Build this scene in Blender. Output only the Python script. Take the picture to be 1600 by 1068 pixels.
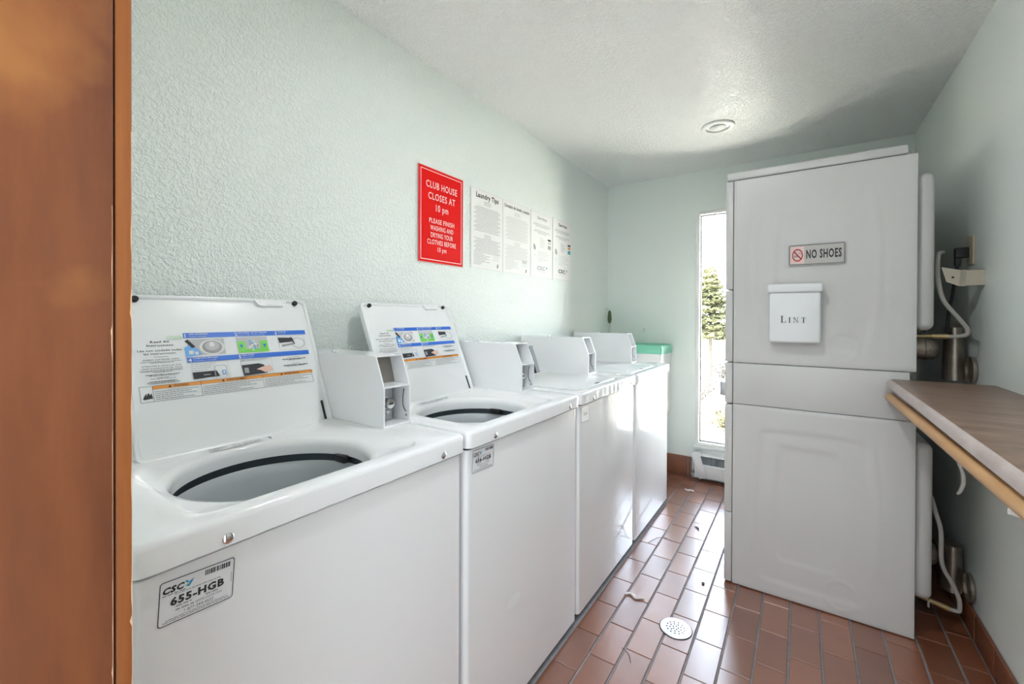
import bpy, bmesh, math, random
from mathutils import Vector, Matrix
import mathutils.noise as mnoise

for o in list(bpy.data.objects):
    bpy.data.objects.remove(o)
SC = bpy.context.scene
COL = SC.collection
rnd = random.Random(7)

# ------------------------------------------------------------------ camera
cam_d = bpy.data.cameras.new('camera')
cam = bpy.data.objects.new('camera', cam_d)
COL.objects.link(cam)
YAW, PITCH, ROLL = -0.5953, -0.0054, 0.0033
fwd = Vector((math.sin(YAW), math.cos(YAW), 0)); rgt = Vector((math.cos(YAW), -math.sin(YAW), 0)); upv = Vector((0, 0, 1))
f2 = fwd*math.cos(PITCH) + upv*math.sin(PITCH); u2 = upv*math.cos(PITCH) - fwd*math.sin(PITCH)
r3 = rgt*math.cos(ROLL) + u2*math.sin(ROLL); u3 = u2*math.cos(ROLL) - rgt*math.sin(ROLL)
cam.matrix_world = Matrix(((r3.x, u3.x, -f2.x, 1.6347), (r3.y, u3.y, -f2.y, 0.0), (r3.z, u3.z, -f2.z, 1.2331), (0, 0, 0, 1)))
cam_d.sensor_width = 36.0
cam_d.lens = 669.75/1600*36.0
cam_d.shift_y = -(534-498.2)/1600
cam_d.clip_start = 0.02
SC.camera = cam

# ------------------------------------------------------------------ world, sun, lamps, exposure
SC.view_settings.view_transform = 'Standard'
SC.view_settings.look = 'None'
SC.view_settings.gamma = 1.0
SC.view_settings.use_curve_mapping = False
SC.view_settings.exposure = 0.1
SC.cycles.use_denoising = True
SC.cycles.max_bounces = 10
SC.cycles.diffuse_bounces = 6
SC.cycles.glossy_bounces = 5
SC.cycles.transparent_max_bounces = 8
SC.cycles.sample_clamp_indirect = 60.0
SC.cycles.caustics_reflective = False
SC.cycles.caustics_refractive = False

world = bpy.data.worlds.new('world'); SC.world = world
world.use_nodes = True
wn = world.node_tree
sky = wn.nodes.new('ShaderNodeTexSky')
sky.sky_type = 'NISHITA'
sky.sun_disc = False
sky.sun_elevation = math.radians(48)
sky.sun_rotation = math.radians(200)
sky.air_density = 1.0
sky.dust_density = 2.0
bg = wn.nodes['Background']
hz = wn.nodes.new('ShaderNodeHueSaturation'); hz.inputs['Saturation'].default_value = .45      # hazy sky
wn.links.new(sky.outputs[0], hz.inputs['Color'])
wn.links.new(hz.outputs[0], bg.inputs[0])
bg.inputs[1].default_value = 5.6

sun_d = bpy.data.lights.new('sun', 'SUN'); sun_d.energy = 165.0; sun_d.angle = 0.01; sun_d.color = (1, .965, .91)
sun = bpy.data.objects.new('sun', sun_d); COL.objects.link(sun)
sun.rotation_euler = Vector((0.28, 0.62, -0.78)).to_track_quat('-Z', 'Y').to_euler()


def area(name, loc, target, sx, sy, power, color=(1, 1, 1)):
    l = bpy.data.lights.new(name, 'AREA'); l.shape = 'RECTANGLE'; l.size = sx; l.size_y = sy; l.energy = power; l.color = color
    o = bpy.data.objects.new(name, l); COL.objects.link(o); o.location = loc
    o.rotation_euler = (Vector(target)-Vector(loc)).to_track_quat('-Z', 'Y').to_euler()
    return o


# fill added from the unseen lobby: one area overhead, one on the right-hand side
area('lobby_top_fill', (1.5, -1.4, 2.62), (1.5, -1.4, 0), 1.6, 1.0, 80, (.84, .92, 1))
area('lobby_side_fill', (3.4, -2.6, 1.2), (.5, 1.3, 1.5), 2.2, 1.8, 38, (.84, .92, 1))
# fill for the room: an added, unseen downlight above the doorway end
dl = bpy.data.lights.new('downlight_fill', 'AREA'); dl.shape = 'DISK'; dl.size = .12; dl.energy = 8.5; dl.color = (.95, .98, 1)
dlo = bpy.data.objects.new('downlight_fill', dl); COL.objects.link(dlo); dlo.location = (1.30, 1.05, 2.335)
# portal: guides the sampling of the sky through the room's window, gives no light of its own
pt = area('window_portal', (1.1965, 3.56, 1.15), (1.1965, 0, 1.15), .5, 1.79, 1)
pt.data.cycles.is_portal = True

# ------------------------------------------------------------------ materials
MATS = {}


def mat(name, col, rough=.5, metal=0., spec=.5, noise=None, bump=None, coat=0., trans=0., alpha=None, rand=0., emit=None, ior=None):
    """noise=(scale, amount, col2); bump=(scale, strength, distance)"""
    if name in MATS:
        return MATS[name]
    m = bpy.data.materials.new(name); m.use_nodes = True
    nt = m.node_tree; b = nt.nodes['Principled BSDF']
    b.inputs['Base Color'].default_value = (*col, 1)
    b.inputs['Roughness'].default_value = rough
    b.inputs['Metallic'].default_value = metal
    b.inputs['Specular IOR Level'].default_value = spec
    if coat:
        b.inputs['Coat Weight'].default_value = coat; b.inputs['Coat Roughness'].default_value = .27; b.inputs['Coat IOR'].default_value = 1.65
    if trans:
        b.inputs['Transmission Weight'].default_value = trans
    if ior:
        b.inputs['IOR'].default_value = ior
    if emit:
        b.inputs['Emission Color'].default_value = (*emit[0], 1); b.inputs['Emission Strength'].default_value = emit[1]
    tc = nt.nodes.new('ShaderNodeTexCoord')
    src = None
    if noise:
        sc, amt, c2 = noise
        n = nt.nodes.new('ShaderNodeTexNoise'); n.inputs['Scale'].default_value = sc if not isinstance(sc, tuple) else 1
        n.inputs['Detail'].default_value = 5
        if isinstance(sc, tuple):
            mp = nt.nodes.new('ShaderNodeMapping'); mp.inputs['Scale'].default_value = sc
            nt.links.new(tc.outputs['Object'], mp.inputs[0]); nt.links.new(mp.outputs[0], n.inputs['Vector'])
        else:
            nt.links.new(tc.outputs['Object'], n.inputs['Vector'])
        cr = nt.nodes.new('ShaderNodeValToRGB')
        cr.color_ramp.elements[0].position = .5-.5*amt; cr.color_ramp.elements[1].position = .5+.5*amt
        cr.color_ramp.elements[0].color = (*col, 1); cr.color_ramp.elements[1].color = (*c2, 1)
        nt.links.new(n.outputs['Fac'], cr.inputs[0])
        src = cr.outputs[0]
    if rand:
        oi = nt.nodes.new('ShaderNodeObjectInfo')
        hs = nt.nodes.new('ShaderNodeHueSaturation')
        mr = nt.nodes.new('ShaderNodeMapRange'); mr.inputs[3].default_value = 1-rand; mr.inputs[4].default_value = 1+rand
        nt.links.new(oi.outputs['Random'], mr.inputs[0]); nt.links.new(mr.outputs[0], hs.inputs['Value'])
        if src:
            nt.links.new(src, hs.inputs['Color'])
        else:
            hs.inputs['Color'].default_value = (*col, 1)
        src = hs.outputs[0]
    if src:
        nt.links.new(src, b.inputs['Base Color'])
    if bump:
        sc, st, di = bump[:3]
        n = nt.nodes.new('ShaderNodeTexNoise'); n.inputs['Scale'].default_value = sc; n.inputs['Detail'].default_value = 3 if len(bump) < 4 else bump[3]
        nt.links.new(tc.outputs['Object'], n.inputs['Vector'])
        bp = nt.nodes.new('ShaderNodeBump'); bp.inputs['Strength'].default_value = st; bp.inputs['Distance'].default_value = di
        nt.links.new(n.outputs['Fac'], bp.inputs['Height']); nt.links.new(bp.outputs[0], b.inputs['Normal'])
    MATS[name] = m
    return m


def plaster(name, col, rough, scale, dist):
    """orange-peel / knock-down texture: voronoi-warped noise bump"""
    m = mat(name, col, rough, spec=.35)
    nt = m.node_tree; b = nt.nodes['Principled BSDF']
    tc = nt.nodes.new('ShaderNodeTexCoord')
    n1 = nt.nodes.new('ShaderNodeTexNoise'); n1.inputs['Scale'].default_value = scale; n1.inputs['Detail'].default_value = 2.5; n1.inputs['Distortion'].default_value = .8
    nt.links.new(tc.outputs['Object'], n1.inputs['Vector'])
    cr = nt.nodes.new('ShaderNodeValToRGB'); cr.color_ramp.elements[0].position = .42; cr.color_ramp.elements[1].position = .64
    nt.links.new(n1.outputs['Fac'], cr.inputs[0])
    bp = nt.nodes.new('ShaderNodeBump'); bp.inputs['Strength'].default_value = .8; bp.inputs['Distance'].default_value = dist
    nt.links.new(cr.outputs[0], bp.inputs['Height']); nt.links.new(bp.outputs[0], b.inputs['Normal'])
    return m


M_WALL = plaster('mint_wall_paint', (.77, .82, .79), .40, 95, .0026)
M_WALLS = mat('mint_wall_paint_smooth', (.745, .80, .77), .45, bump=(60, .12, .002))
M_CEIL = plaster('ceiling_paint', (.85, .855, .84), .32, 85, .0045)
M_WHITE = mat('white_enamel', (.84, .845, .855), .07, spec=.5, bump=(5, .05, .002))
M_LIDW = mat('white_lid_enamel', (.80, .815, .82), .22)
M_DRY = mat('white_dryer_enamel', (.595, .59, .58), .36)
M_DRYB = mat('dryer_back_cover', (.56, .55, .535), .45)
M_SEAM = mat('dark_seam', (.03, .03, .032), .8)
M_TUB = mat('grey_plastic_tub', (.56, .59, .61), .32)
M_TUBD = mat('tub_gap_shade', (.05, .065, .08), .5)  # dark colour paints the shade of the gap above the tub
M_STEEL = mat('brushed_steel', (.62, .62, .63), .28, 1.)
M_CHROME = mat('chrome', (.75, .75, .76), .12, 1.)
M_GALV = mat('galvanized_steel', (.56, .57, .58), .35, .9, noise=(18, .6, (.42, .43, .45)))
M_DUCT = mat('tarnished_duct_metal', (.42, .37, .32), .3, .85, noise=(14, .7, (.25, .21, .17)), bump=(40, .4, .004))
M_BRONZE = mat('bronze_plate', (.30, .27, .24), .3, .85)
M_BLACK = mat('black_plastic', (.015, .016, .018), .4)
M_BLACKR = mat('black_rubber', (.012, .012, .013), .55)
M_GAS = mat('gas_line_grey', (.36, .34, .31), .5)
M_BRASS = mat('brass', (.50, .38, .20), .35, .9)
M_WTRIM = mat('white_trim_paint', (.84, .84, .82), .4)
M_GLASS = bpy.data.materials.new('window_glass'); M_GLASS.use_nodes = True      # thin clear pane: transparent with a Fresnel sheen
_n = M_GLASS.node_tree; _n.nodes.remove(_n.nodes['Principled BSDF'])
_t = _n.nodes.new('ShaderNodeBsdfTransparent'); _t.inputs[0].default_value = (.95, .97, .96, 1)
_g = _n.nodes.new('ShaderNodeBsdfGlossy'); _g.inputs['Roughness'].default_value = .0
_f = _n.nodes.new('ShaderNodeFresnel'); _f.inputs[0].default_value = 1.35
_x = _n.nodes.new('ShaderNodeMixShader')
_n.links.new(_f.outputs[0], _x.inputs[0]); _n.links.new(_t.outputs[0], _x.inputs[1]); _n.links.new(_g.outputs[0], _x.inputs[2])
_n.links.new(_x.outputs[0], _n.nodes['Material Output'].inputs[0])
M_GROUT = mat('grey_grout', (.30, .29, .30), .8, noise=(40, .6, (.20, .19, .19)))
M_TILE = mat('red_quarry_tile', (.205, .066, .030), .33, noise=(9, .8, (.27, .092, .042)), bump=(70, .06, .002), rand=.22, spec=1.0, coat=.85)
M_TILEB = mat('red_quarry_base_tile', (.26, .095, .045), .4, noise=(16, .8, (.17, .06, .03)), rand=.15)
M_HEAT = mat('heater_enamel', (.76, .77, .78), .35)
M_HEATD = mat('heater_inner', (.42, .45, .48), .5)
M_DOOR = None
M_GREEN = mat('green_film', (.19, .56, .40), .35)
M_RED = mat('sign_red', (.74, .008, .007), .6, spec=.08)
M_REDP = mat('sign_pink_line', (.95, .62, .60), .4)
M_PAPER = mat('paper', (.80, .80, .785), .65, spec=.25)
M_INK = mat('ink_black', (.025, .025, .028), .6)
M_INKG = mat('ink_grey', (.33, .33, .34), .6)
M_INKL = mat('ink_light_grey', (.52, .52, .53), .6)
M_BLUE = mat('ink_blue', (.012, .14, .62), .4)
M_LBLUE = mat('ink_light_blue', (.10, .36, .75), .4)
M_ORANGE = mat('ink_orange', (.80, .30, .035), .4)
M_GRN = mat('ink_green', (.16, .62, .07), .4)
M_PGRN = mat('ink_pale_green', (.56, .70, .55), .4)
M_SKIN = mat('ink_skin', (.78, .52, .42), .5)
M_TEAL = mat('ink_teal', (.03, .35, .45), .5)
M_STK = mat('sticker_white', (.78, .79, .81), .3)
M_SIGNM = mat('silver_sign', (.46, .44, .42), .38, .35)
M_DRED = mat('dark_red', (.40, .012, .014), .4)
M_PINK = mat('pale_pink', (.74, .55, .52), .4)
M_TRUNK = mat('bark', (.04, .032, .025), .9)
M_PINE = mat('pine_needles', (.05, .055, .02), .8, noise=(6, .8, (.09, .088, .035)))
M_SHRUB = mat('dry_shrub', (.025, .021, .017), .9, noise=(9, .8, (.05, .043, .036)))
M_GRASSY = mat('yellow_bush', (.05, .045, .018), .9)
M_SAND = mat('pale_sandy_ground', (.60, .57, .51), .95, noise=(1.3, .7, (.42, .39, .34)), bump=(4, .5, .03))
M_ROCK = mat('grey_rock', (.06, .055, .052), .9, noise=(4, .8, (.04, .038, .036)))
M_LINT = mat('lint_white', (.82, .81, .80), .9)
M_THREAD = mat('dark_thread', (.10, .08, .09), .9)
M_BRUSH = mat('green_bristle', (.10, .14, .07), .9)
M_BULB = mat('lamp_diffuser', (.62, .62, .62), .5)

# laminate: streaky brown with greyish arris
def laminate(name, c1, c2, sc):
    m = mat(name, c1, .38, noise=(sc, .55, c2))
    return m
M_LAM = laminate('brown_laminate', (.135, .082, .056), (.30, .205, .155), (9, 42, 9))
M_LAME = laminate('worn_laminate_edge', (.38, .31, .285), (.52, .455, .43), (38, 16, 38))
M_ROD = mat('varnished_pine_rod', (.46, .235, .085), .38, noise=((60, 5, 60), .6, (.58, .34, .15)))
M_JAMBP = mat('pale_chipped_wood', (.70, .45, .27), .7)


def wood_jamb(name, c1, c2, c3, grain):
    m = mat(name, c1, .33, spec=.45)
    nt = m.node_tree; b = nt.nodes['Principled BSDF']
    tc = nt.nodes.new('ShaderNodeTexCoord')
    mp = nt.nodes.new('ShaderNodeMapping'); mp.inputs['Scale'].default_value = grain
    nt.links.new(tc.outputs['Object'], mp.inputs[0])
    n = nt.nodes.new('ShaderNodeTexNoise'); n.inputs['Scale'].default_value = 1; n.inputs['Detail'].default_value = 6; n.inputs['Roughness'].default_value = .6
    nt.links.new(mp.outputs[0], n.inputs['Vector'])
    cr = nt.nodes.new('ShaderNodeValToRGB'); e = cr.color_ramp.elements
    e[0].position = .3; e[0].color = (*c1, 1); e[1].position = .72; e[1].color = (*c2, 1)
    nt.links.new(n.outputs['Fac'], cr.inputs[0])
    # worn, yellowish patches with a shape of their own
    n2 = nt.nodes.new('ShaderNodeTexNoise'); n2.inputs['Scale'].default_value = 7.5; n2.inputs['Detail'].default_value = 4
    nt.links.new(tc.outputs['Object'], n2.inputs['Vector'])
    cr2 = nt.nodes.new('ShaderNodeValToRGB'); cr2.color_ramp.elements[0].position = .52; cr2.color_ramp.elements[1].position = .78
    nt.links.new(n2.outputs['Fac'], cr2.inputs[0])
    mx = nt.nodes.new('ShaderNodeMix'); mx.data_type = 'RGBA'
    nt.links.new(cr2.outputs[0], mx.inputs[0]); nt.links.new(cr.outputs[0], mx.inputs[6]); mx.inputs[7].default_value = (*c3, 1)
    nt.links.new(mx.outputs[2], b.inputs['Base Color'])
    n3 = nt.nodes.new('ShaderNodeTexNoise'); n3.inputs['Scale'].default_value = 160
    nt.links.new(tc.outputs['Object'], n3.inputs['Vector'])
    bp = nt.nodes.new('ShaderNodeBump'); bp.inputs['Strength'].default_value = .12; bp.inputs['Distance'].default_value = .001
    nt.links.new(n3.outputs['Fac'], bp.inputs['Height']); nt.links.new(bp.outputs[0], b.inputs['Normal'])
    return m
M_DOOR = wood_jamb('stained_birch_veneer', (.15, .048, .022), (.30, .098, .036), (.44, .18, .055), (12, 14, 2.2))
M_CASE = wood_jamb('stained_pine_casing', (.28, .085, .022), (.38, .13, .035), (.34, .11, .03), (90, 90, 3))


# ------------------------------------------------------------------ mesh builder
class MB:
    def __init__(s):
        s.v = []; s.f = []; s.m = []; s.sm = []
        s.X = Matrix.Identity(4)

    def frame(s, o, x, y, z):
        s.X = Matrix(((x[0], y[0], z[0], o[0]), (x[1], y[1], z[1], o[1]), (x[2], y[2], z[2], o[2]), (0, 0, 0, 1)))
        return s

    def add(s, vs, fs, mi=0, smooth=False):
        b = len(s.v)
        s.v += [tuple(s.X @ Vector(p)) for p in vs]
        for f in fs:
            s.f.append(tuple(b+i for i in f)); s.m.append(mi); s.sm.append(smooth)
        return s

    def box(s, lo, hi, mi=0, bev=0., seg=2):
        bm = bmesh.new()
        bmesh.ops.create_cube(bm, size=1)
        d = [hi[i]-lo[i] for i in range(3)]
        for v in bm.verts:
            v.co = Vector([(lo[i]+hi[i])/2 + v.co[i]*d[i] for i in range(3)])
        if bev > 0:
            bev = min(bev, min(d)*.49)
            bmesh.ops.bevel(bm, geom=bm.edges[:], offset=bev, segments=seg, affect='EDGES', profile=.5)
        bm.verts.index_update()
        s.add([v.co[:] for v in bm.verts], [[v.index for v in f.verts] for f in bm.faces], mi, bev > 0)
        bm.free()
        return s

    def loops(s, L, mi=0, closed=True, cap0=False, cap1=False, smooth=False):
        n = len(L[0]); vs = [p for l in L for p in l]; fs = []
        for k in range(len(L)-1):
            for i in range(n if closed else n-1):
                j = (i+1) % n
                fs.append((k*n+i, k*n+j, (k+1)*n+j, (k+1)*n+i))
        if cap0: fs.append(tuple(range(n))[::-1])
        if cap1: fs.append(tuple((len(L)-1)*n+i for i in range(n)))
        return s.add(vs, fs, mi, smooth)

    def lathe(s, prof, c=(0, 0, 0), axis='z', n=24, mi=0, cap0=False, cap1=False, smooth=True):
        L = []
        for r, h in prof:
            l = []
            for i in range(n):
                a = 2*math.pi*i/n; p = (r*math.cos(a), r*math.sin(a))
                l.append({'z': (c[0]+p[0], c[1]+p[1], c[2]+h), 'x': (c[0]+h, c[1]+p[0], c[2]+p[1]), 'y': (c[0]+p[1], c[1]+h, c[2]+p[0])}[axis])
            L.append(l)
        return s.loops(L, mi, True, cap0, cap1, smooth)

    def cyl(s, c, r, h, axis='z', n=20, mi=0):
        return s.lathe([(r, 0), (r, h)], c, axis, n, mi, True, True, True)

    def tube(s, pts, r, n=10, mi=0, res=6, caps=True):
        P = [Vector(p) for p in pts]
        if res > 1 and len(P) > 2:
            Q = []
            for i in range(len(P)-1):
                p0 = P[max(i-1, 0)]; p1 = P[i]; p2 = P[i+1]; p3 = P[min(i+2, len(P)-1)]
                for k in range(res):
                    t = k/res
                    Q.append(.5*((2*p1)+(p2-p0)*t+(2*p0-5*p1+4*p2-p3)*t*t+(3*p1-p0-3*p2+p3)*t**3))
            Q.append(P[-1]); P = Q
        L = []; prev = None
        for i, p in enumerate(P):
            t = (P[min(i+1, len(P)-1)]-P[max(i-1, 0)]).normalized()
            if prev is None:
                a = Vector((0, 0, 1)) if abs(t.z) < .9 else Vector((1, 0, 0))
                x = t.cross(a).normalized()
            else:
                x = (prev-t*prev.dot(t)).normalized()
            prev = x; y = t.cross(x)
            rr = r(i/(len(P)-1)) if callable(r) else r
            L.append([tuple(p+x*rr*math.cos(2*math.pi*k/n)+y*rr*math.sin(2*math.pi*k/n)) for k in range(n)])
        return s.loops(L, mi, True, caps, caps, True)

    def prism(s, poly, h0, h1, mi=0, fr=None):
        """poly in local xy, extruded from z=h0 to h1 (local)"""
        n = len(poly)
        return s.loops([[(x, y, h0) for x, y in poly], [(x, y, h1) for x, y in poly]], mi, True, True, True, False)

    def build(s, name, mats, parent=None, auto=None, recalc=True, loc=None):
        me = bpy.data.meshes.new(name)
        me.from_pydata(s.v, [], s.f)
        for m in (mats if isinstance(mats, (list, tuple)) else [mats]):
            me.materials.append(m)
        me.polygons.foreach_set('material_index', s.m)
        me.polygons.foreach_set('use_smooth', s.sm)
        if recalc:
            bm = bmesh.new(); bm.from_mesh(me)
            bmesh.ops.recalc_face_normals(bm, faces=bm.faces[:])
            bm.to_mesh(me); bm.free()
        me.update()
        if any(s.sm):
            try:
                me.set_sharp_from_angle(angle=math.radians(auto or 40))
            except Exception:
                pass
        o = bpy.data.objects.new(name, me); COL.objects.link(o)
        if parent is not None:
            o.parent = parent
        if loc is not None:
            o.location = loc
        return o


def tag(o, label=None, cat=None, group=None, kind=None):
    if label: o['label'] = label
    if cat: o['category'] = cat
    if group: o['group'] = group
    if kind: o['kind'] = kind
    return o


def thing(name, loc, label, cat, group=None):
    o = bpy.data.objects.new(name, None); COL.objects.link(o); o.location = loc; o.empty_display_size = .1
    return tag(o, label, cat, group)


def struct(o):
    o['kind'] = 'structure'
    return o


def rrect(x0, y0, x1, y1, r, n=6):
    pts = []
    for cx, cy, a0 in ((x1-r, y1-r, 0), (x0+r, y1-r, 90), (x0+r, y0+r, 180), (x1-r, y0+r, 270)):
        for k in range(n+1):
            a = math.radians(a0+90*k/n)
            pts.append((cx+r*math.cos(a), cy+r*math.sin(a)))
    return pts


# ------------------------------------------------------------------ lettering
def glyphs(txt, bold=0.0, res=3):
    cu = bpy.data.curves.new('lettering', 'FONT'); cu.body = txt; cu.size = 1.0; cu.resolution_u = res; cu.offset = bold; cu.space_character = 1.13
    ob = bpy.data.objects.new('lettering', cu); COL.objects.link(ob)
    dg = bpy.context.evaluated_depsgraph_get()
    me = bpy.data.meshes.new_from_object(ob.evaluated_get(dg))
    vs = [tuple(v.co) for v in me.vertices]; fs = [tuple(p.vertices) for p in me.polygons]
    bpy.data.objects.remove(ob); bpy.data.curves.remove(cu); bpy.data.meshes.remove(me)
    return vs, fs


GC = {}


class Print:
    """flat print on a sheet: local x right, y up, z off the sheet"""
    def __init__(s, mats):
        s.b = MB(); s.mats = mats

    def mi(s, m):
        if m not in s.mats: s.mats.append(m)
        return s.mats.index(m)

    def text(s, txt, cx, y, h, m, width=None, align='c', bold=0.0, z=.0008, slant=0., res=2):
        """h = cap height, y = baseline; width = fit to this width"""
        key = (txt, bold, res)
        if key not in GC: GC[key] = glyphs(txt, bold, res)
        vs, fs = GC[key]
        if not vs: return
        x0 = min(v[0] for v in vs); x1 = max(v[0] for v in vs)
        k = h/.72; kx = k if width is None else width/(x1-x0)
        w = (x1-x0)*kx
        ox = cx-w/2 if align == 'c' else (cx if align == 'l' else cx-w)
        s.b.add([(ox+(v[0]-x0)*kx+slant*v[1]*k, y+v[1]*k, z) for v in vs], fs, s.mi(m))

    def rect(s, x0, y0, x1, y1, m, z=.0004):
        s.b.add([(x0, y0, z), (x1, y0, z), (x1, y1, z), (x0, y1, z)], [(0, 1, 2, 3)], s.mi(m))

    def poly(s, pts, m, z=.0006):
        s.b.add([(x, y, z) for x, y in pts], [tuple(range(len(pts)))], s.mi(m))

    def ring(s, outer, inner, m, z=.0006):
        n = len(outer)
        s.b.add([(x, y, z) for x, y in outer]+[(x, y, z) for x, y in inner], [(i, (i+1) % n, n+(i+1) % n, n+i) for i in range(n)], s.mi(m))

    def frame(s, x0, y0, x1, y1, w, m, z=.0006, r=0.):
        if r:
            s.ring(rrect(x0, y0, x1, y1, r), rrect(x0+w, y0+w, x1-w, y1-w, max(r-w, .0005)), m, z)
        else:
            s.ring([(x0, y0), (x1, y0), (x1, y1), (x0, y1)], [(x0+w, y0+w), (x1-w, y0+w), (x1-w, y1-w), (x0+w, y1-w)], m, z)

    def ell(s, cx, cy, rx, ry, m, z=.0006, n=24):
        s.poly([(cx+rx*math.cos(2*math.pi*k/n), cy+ry*math.sin(2*math.pi*k/n)) for k in range(n)], m, z)

    def micro(s, x0, x1, y, h, m, seed, fill=1., center=False, z=.0007):
        """a line of print too small to read: word-long dashes"""
        r = random.Random(seed); L = (x1-x0)*fill; x = x0+(x1-x0-L)/2 if center else x0; e = x+L
        while x < e-h:
            w = min(r.uniform(1.2, 5)*h*1.1, e-x)
            s.rect(x, y, x+w, y+h, m, z); x += w+h*.8

    def build(s, name, parent, o, x, y, z, recalc=False):
        X = Matrix(((x[0], y[0], z[0], o[0]), (x[1], y[1], z[1], o[1]), (x[2], y[2], z[2], o[2]), (0, 0, 0, 1)))
        s.b.v = [tuple(X @ Vector(p)) for p in s.b.v]
        return s.b.build(name, s.mats, parent, recalc=False)


# ================================================================== ROOM
XL, XR, YN, YB, H = 0.24, 2.197, 0.116, 3.539, 2.355
WT = .15
DX0, DX1, DH = 1.13, 2.05, 2.03        # doorway in the near wall


def wall(name, boxes, m, label=None):
    b = MB()
    for lo, hi in boxes: b.box(lo, hi)
    return struct(b.build(name, m))


floor = MB().box((XL-WT, YN-WT, -.12), (XR+WT, YB+WT, -.004)).build('floor', M_GROUT); struct(floor)
wall('wall_left', [((XL-WT, YN-WT, -.004), (XL, YB+WT, H))], M_WALL)
wall('wall_right', [((XR, YN-WT, -.004), (XR+WT, YB+WT, H))], M_WALLS)
WX0, WX1, WZ0, WZ1 = .953, 1.44, .256, 2.046
wall('wall_back', [((XL, YB, -.004), (WX0, YB+WT, H)), ((WX1, YB, -.004), (XR, YB+WT, H)),
                   ((WX0, YB, -.004), (WX1, YB+WT, WZ0)), ((WX0, YB, WZ1), (WX1, YB+WT, H))], M_WALLS)
wall('wall_near', [((XL, -.02, -.004), (DX0-.02, YN, H)), ((DX1+.02, -.02, -.004), (XR, YN, H)), ((DX0-.02, -.02, DH+.02), (DX1+.02, YN, H))], M_WALL)
wall('ceiling', [((XL-WT, YN-WT, H), (XR+WT, YB+WT, H+.12))], M_CEIL)
# the lobby behind the camera: floor, side walls, far wall and ceiling as one shell
b = MB()
b.box((-1.2, -3.2, -.12), (4.2, YN-WT, -.004)); b.box((-1.2, -3.2, 2.7), (4.2, YN-WT, 2.8))
b.box((-1.3, -3.2, -.12), (-1.2, YN-WT, 2.8)); b.box((4.2, -3.2, -.12), (4.3, YN-WT, 2.8)); b.box((-1.2, -3.3, -.12), (4.2, -3.2, 2.8))
b.box((-1.2, -.03, -.004), (XL-WT, YN-WT+.02, 2.8)); b.box((XR+WT, -.03, -.004), (4.2, YN-WT+.02, 2.8)); b.box((XL-WT, -.03, H+.12), (XR+WT, YN-WT+.02, 2.8))
struct(b.build('wall_lobby', M_WTRIM))

# ---- doorway: jamb and casing
dj = bpy.data.objects.new('door_1', None); COL.objects.link(dj); struct(dj); dj.location = (DX0, .05, 0)
jy0, jy1 = -.02, .1168


def chip_edge(b, x, y0, y1, z0, z1, seed, mi, amp):
    """thin pale splintered strip with a ragged inner side, lying on a face x = const"""
    r = random.Random(seed); n = 260; L = []
    for k in range(n+1):
        z = z0+(z1-z0)*k/n
        w = amp*(.12+.55*max(0, mnoise.noise((z*31, seed, 0))+.1)) if r.random() < .96 else amp*r.uniform(.5, .9)
        L.append([(x, y1, z), (x, y1-w, z)] if y1 > y0 else [(x, y1, z), (x, y1+w, z)])
    b.loops(L, mi, closed=False)


def dpart(name, mats, lo, hi, bev, chip=None):
    b = MB(); b.box(lo, hi, 0, bev)
    if chip: chip_edge(b, *chip)
    o = b.build(name, mats, dj, recalc=False); o.location = (-DX0, -.05, 0)
dpart('jamb', [M_DOOR, M_JAMBP], (DX0-.038, jy0, 0), (DX0, jy1, DH), .002, (DX0+.0004, .1, jy1-.0012, .02, 1.33, 3, 1, .0016))
dpart('jamb', [M_DOOR], (DX1, jy0, 0), (DX1+.038, jy1, DH), .002)
dpart('head_jamb', [M_DOOR], (DX0-.02, jy0, DH), (DX1+.02, jy1, DH+.02), .001)
dpart('casing', [M_CASE, M_JAMBP], (DX0-.068, jy1+.0012, 0), (DX0-.0022, .1298, DH+.07), .0012, (DX0-.0017, .1, .1293, .02, 1.40, 11, 1, .0022))
dpart('casing', [M_CASE], (DX1+.0022, jy1+.0012, 0), (DX1+.068, .1298, DH+.07), .0012)
dpart('head_casing', [M_CASE], (DX0-.002, jy1+.0012, DH+.0022), (DX1+.002, .1296, DH+.07), .0012)

# ---- floor tiles: running bond of 4 x 8 inch quarry tiles, each one a part of the floor
def tile_mesh(w, l, t=.012, c=.0016):
    b = MB()
    def rc(i, z): return [(-w/2+i, -l/2+i, z), (w/2-i, -l/2+i, z), (w/2-i, l/2-i, z), (-w/2+i, l/2-i, z)]
    b.loops([rc(0, -t), rc(0, -c), rc(c, 0)], 0, True, False, True)
    me = bpy.data.meshes.new('tile'); me.from_pydata(b.v, [], b.f); me.materials.append(M_TILE); me.update()
    return me


TP, TL = .1011, .1985
TM = {}
YT1 = 3.428


def put_tile(x0, x1, y0, y1):
    w = round(x1-x0, 4); l = round(y1-y0, 4)
    if w < .01 or l < .012: return
    if (w, l) not in TM: TM[(w, l)] = tile_mesh(w, l)
    o = bpy.data.objects.new('tile', TM[(w, l)]); COL.objects.link(o); o.parent = floor
    o.location = ((x0+x1)/2, (y0+y1)/2, rnd.uniform(-.0004, .0002))
    o.rotation_euler = (rnd.uniform(-.0022, .0022), rnd.uniform(-.0028, .0028), rnd.uniform(-.004, .004))


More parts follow.
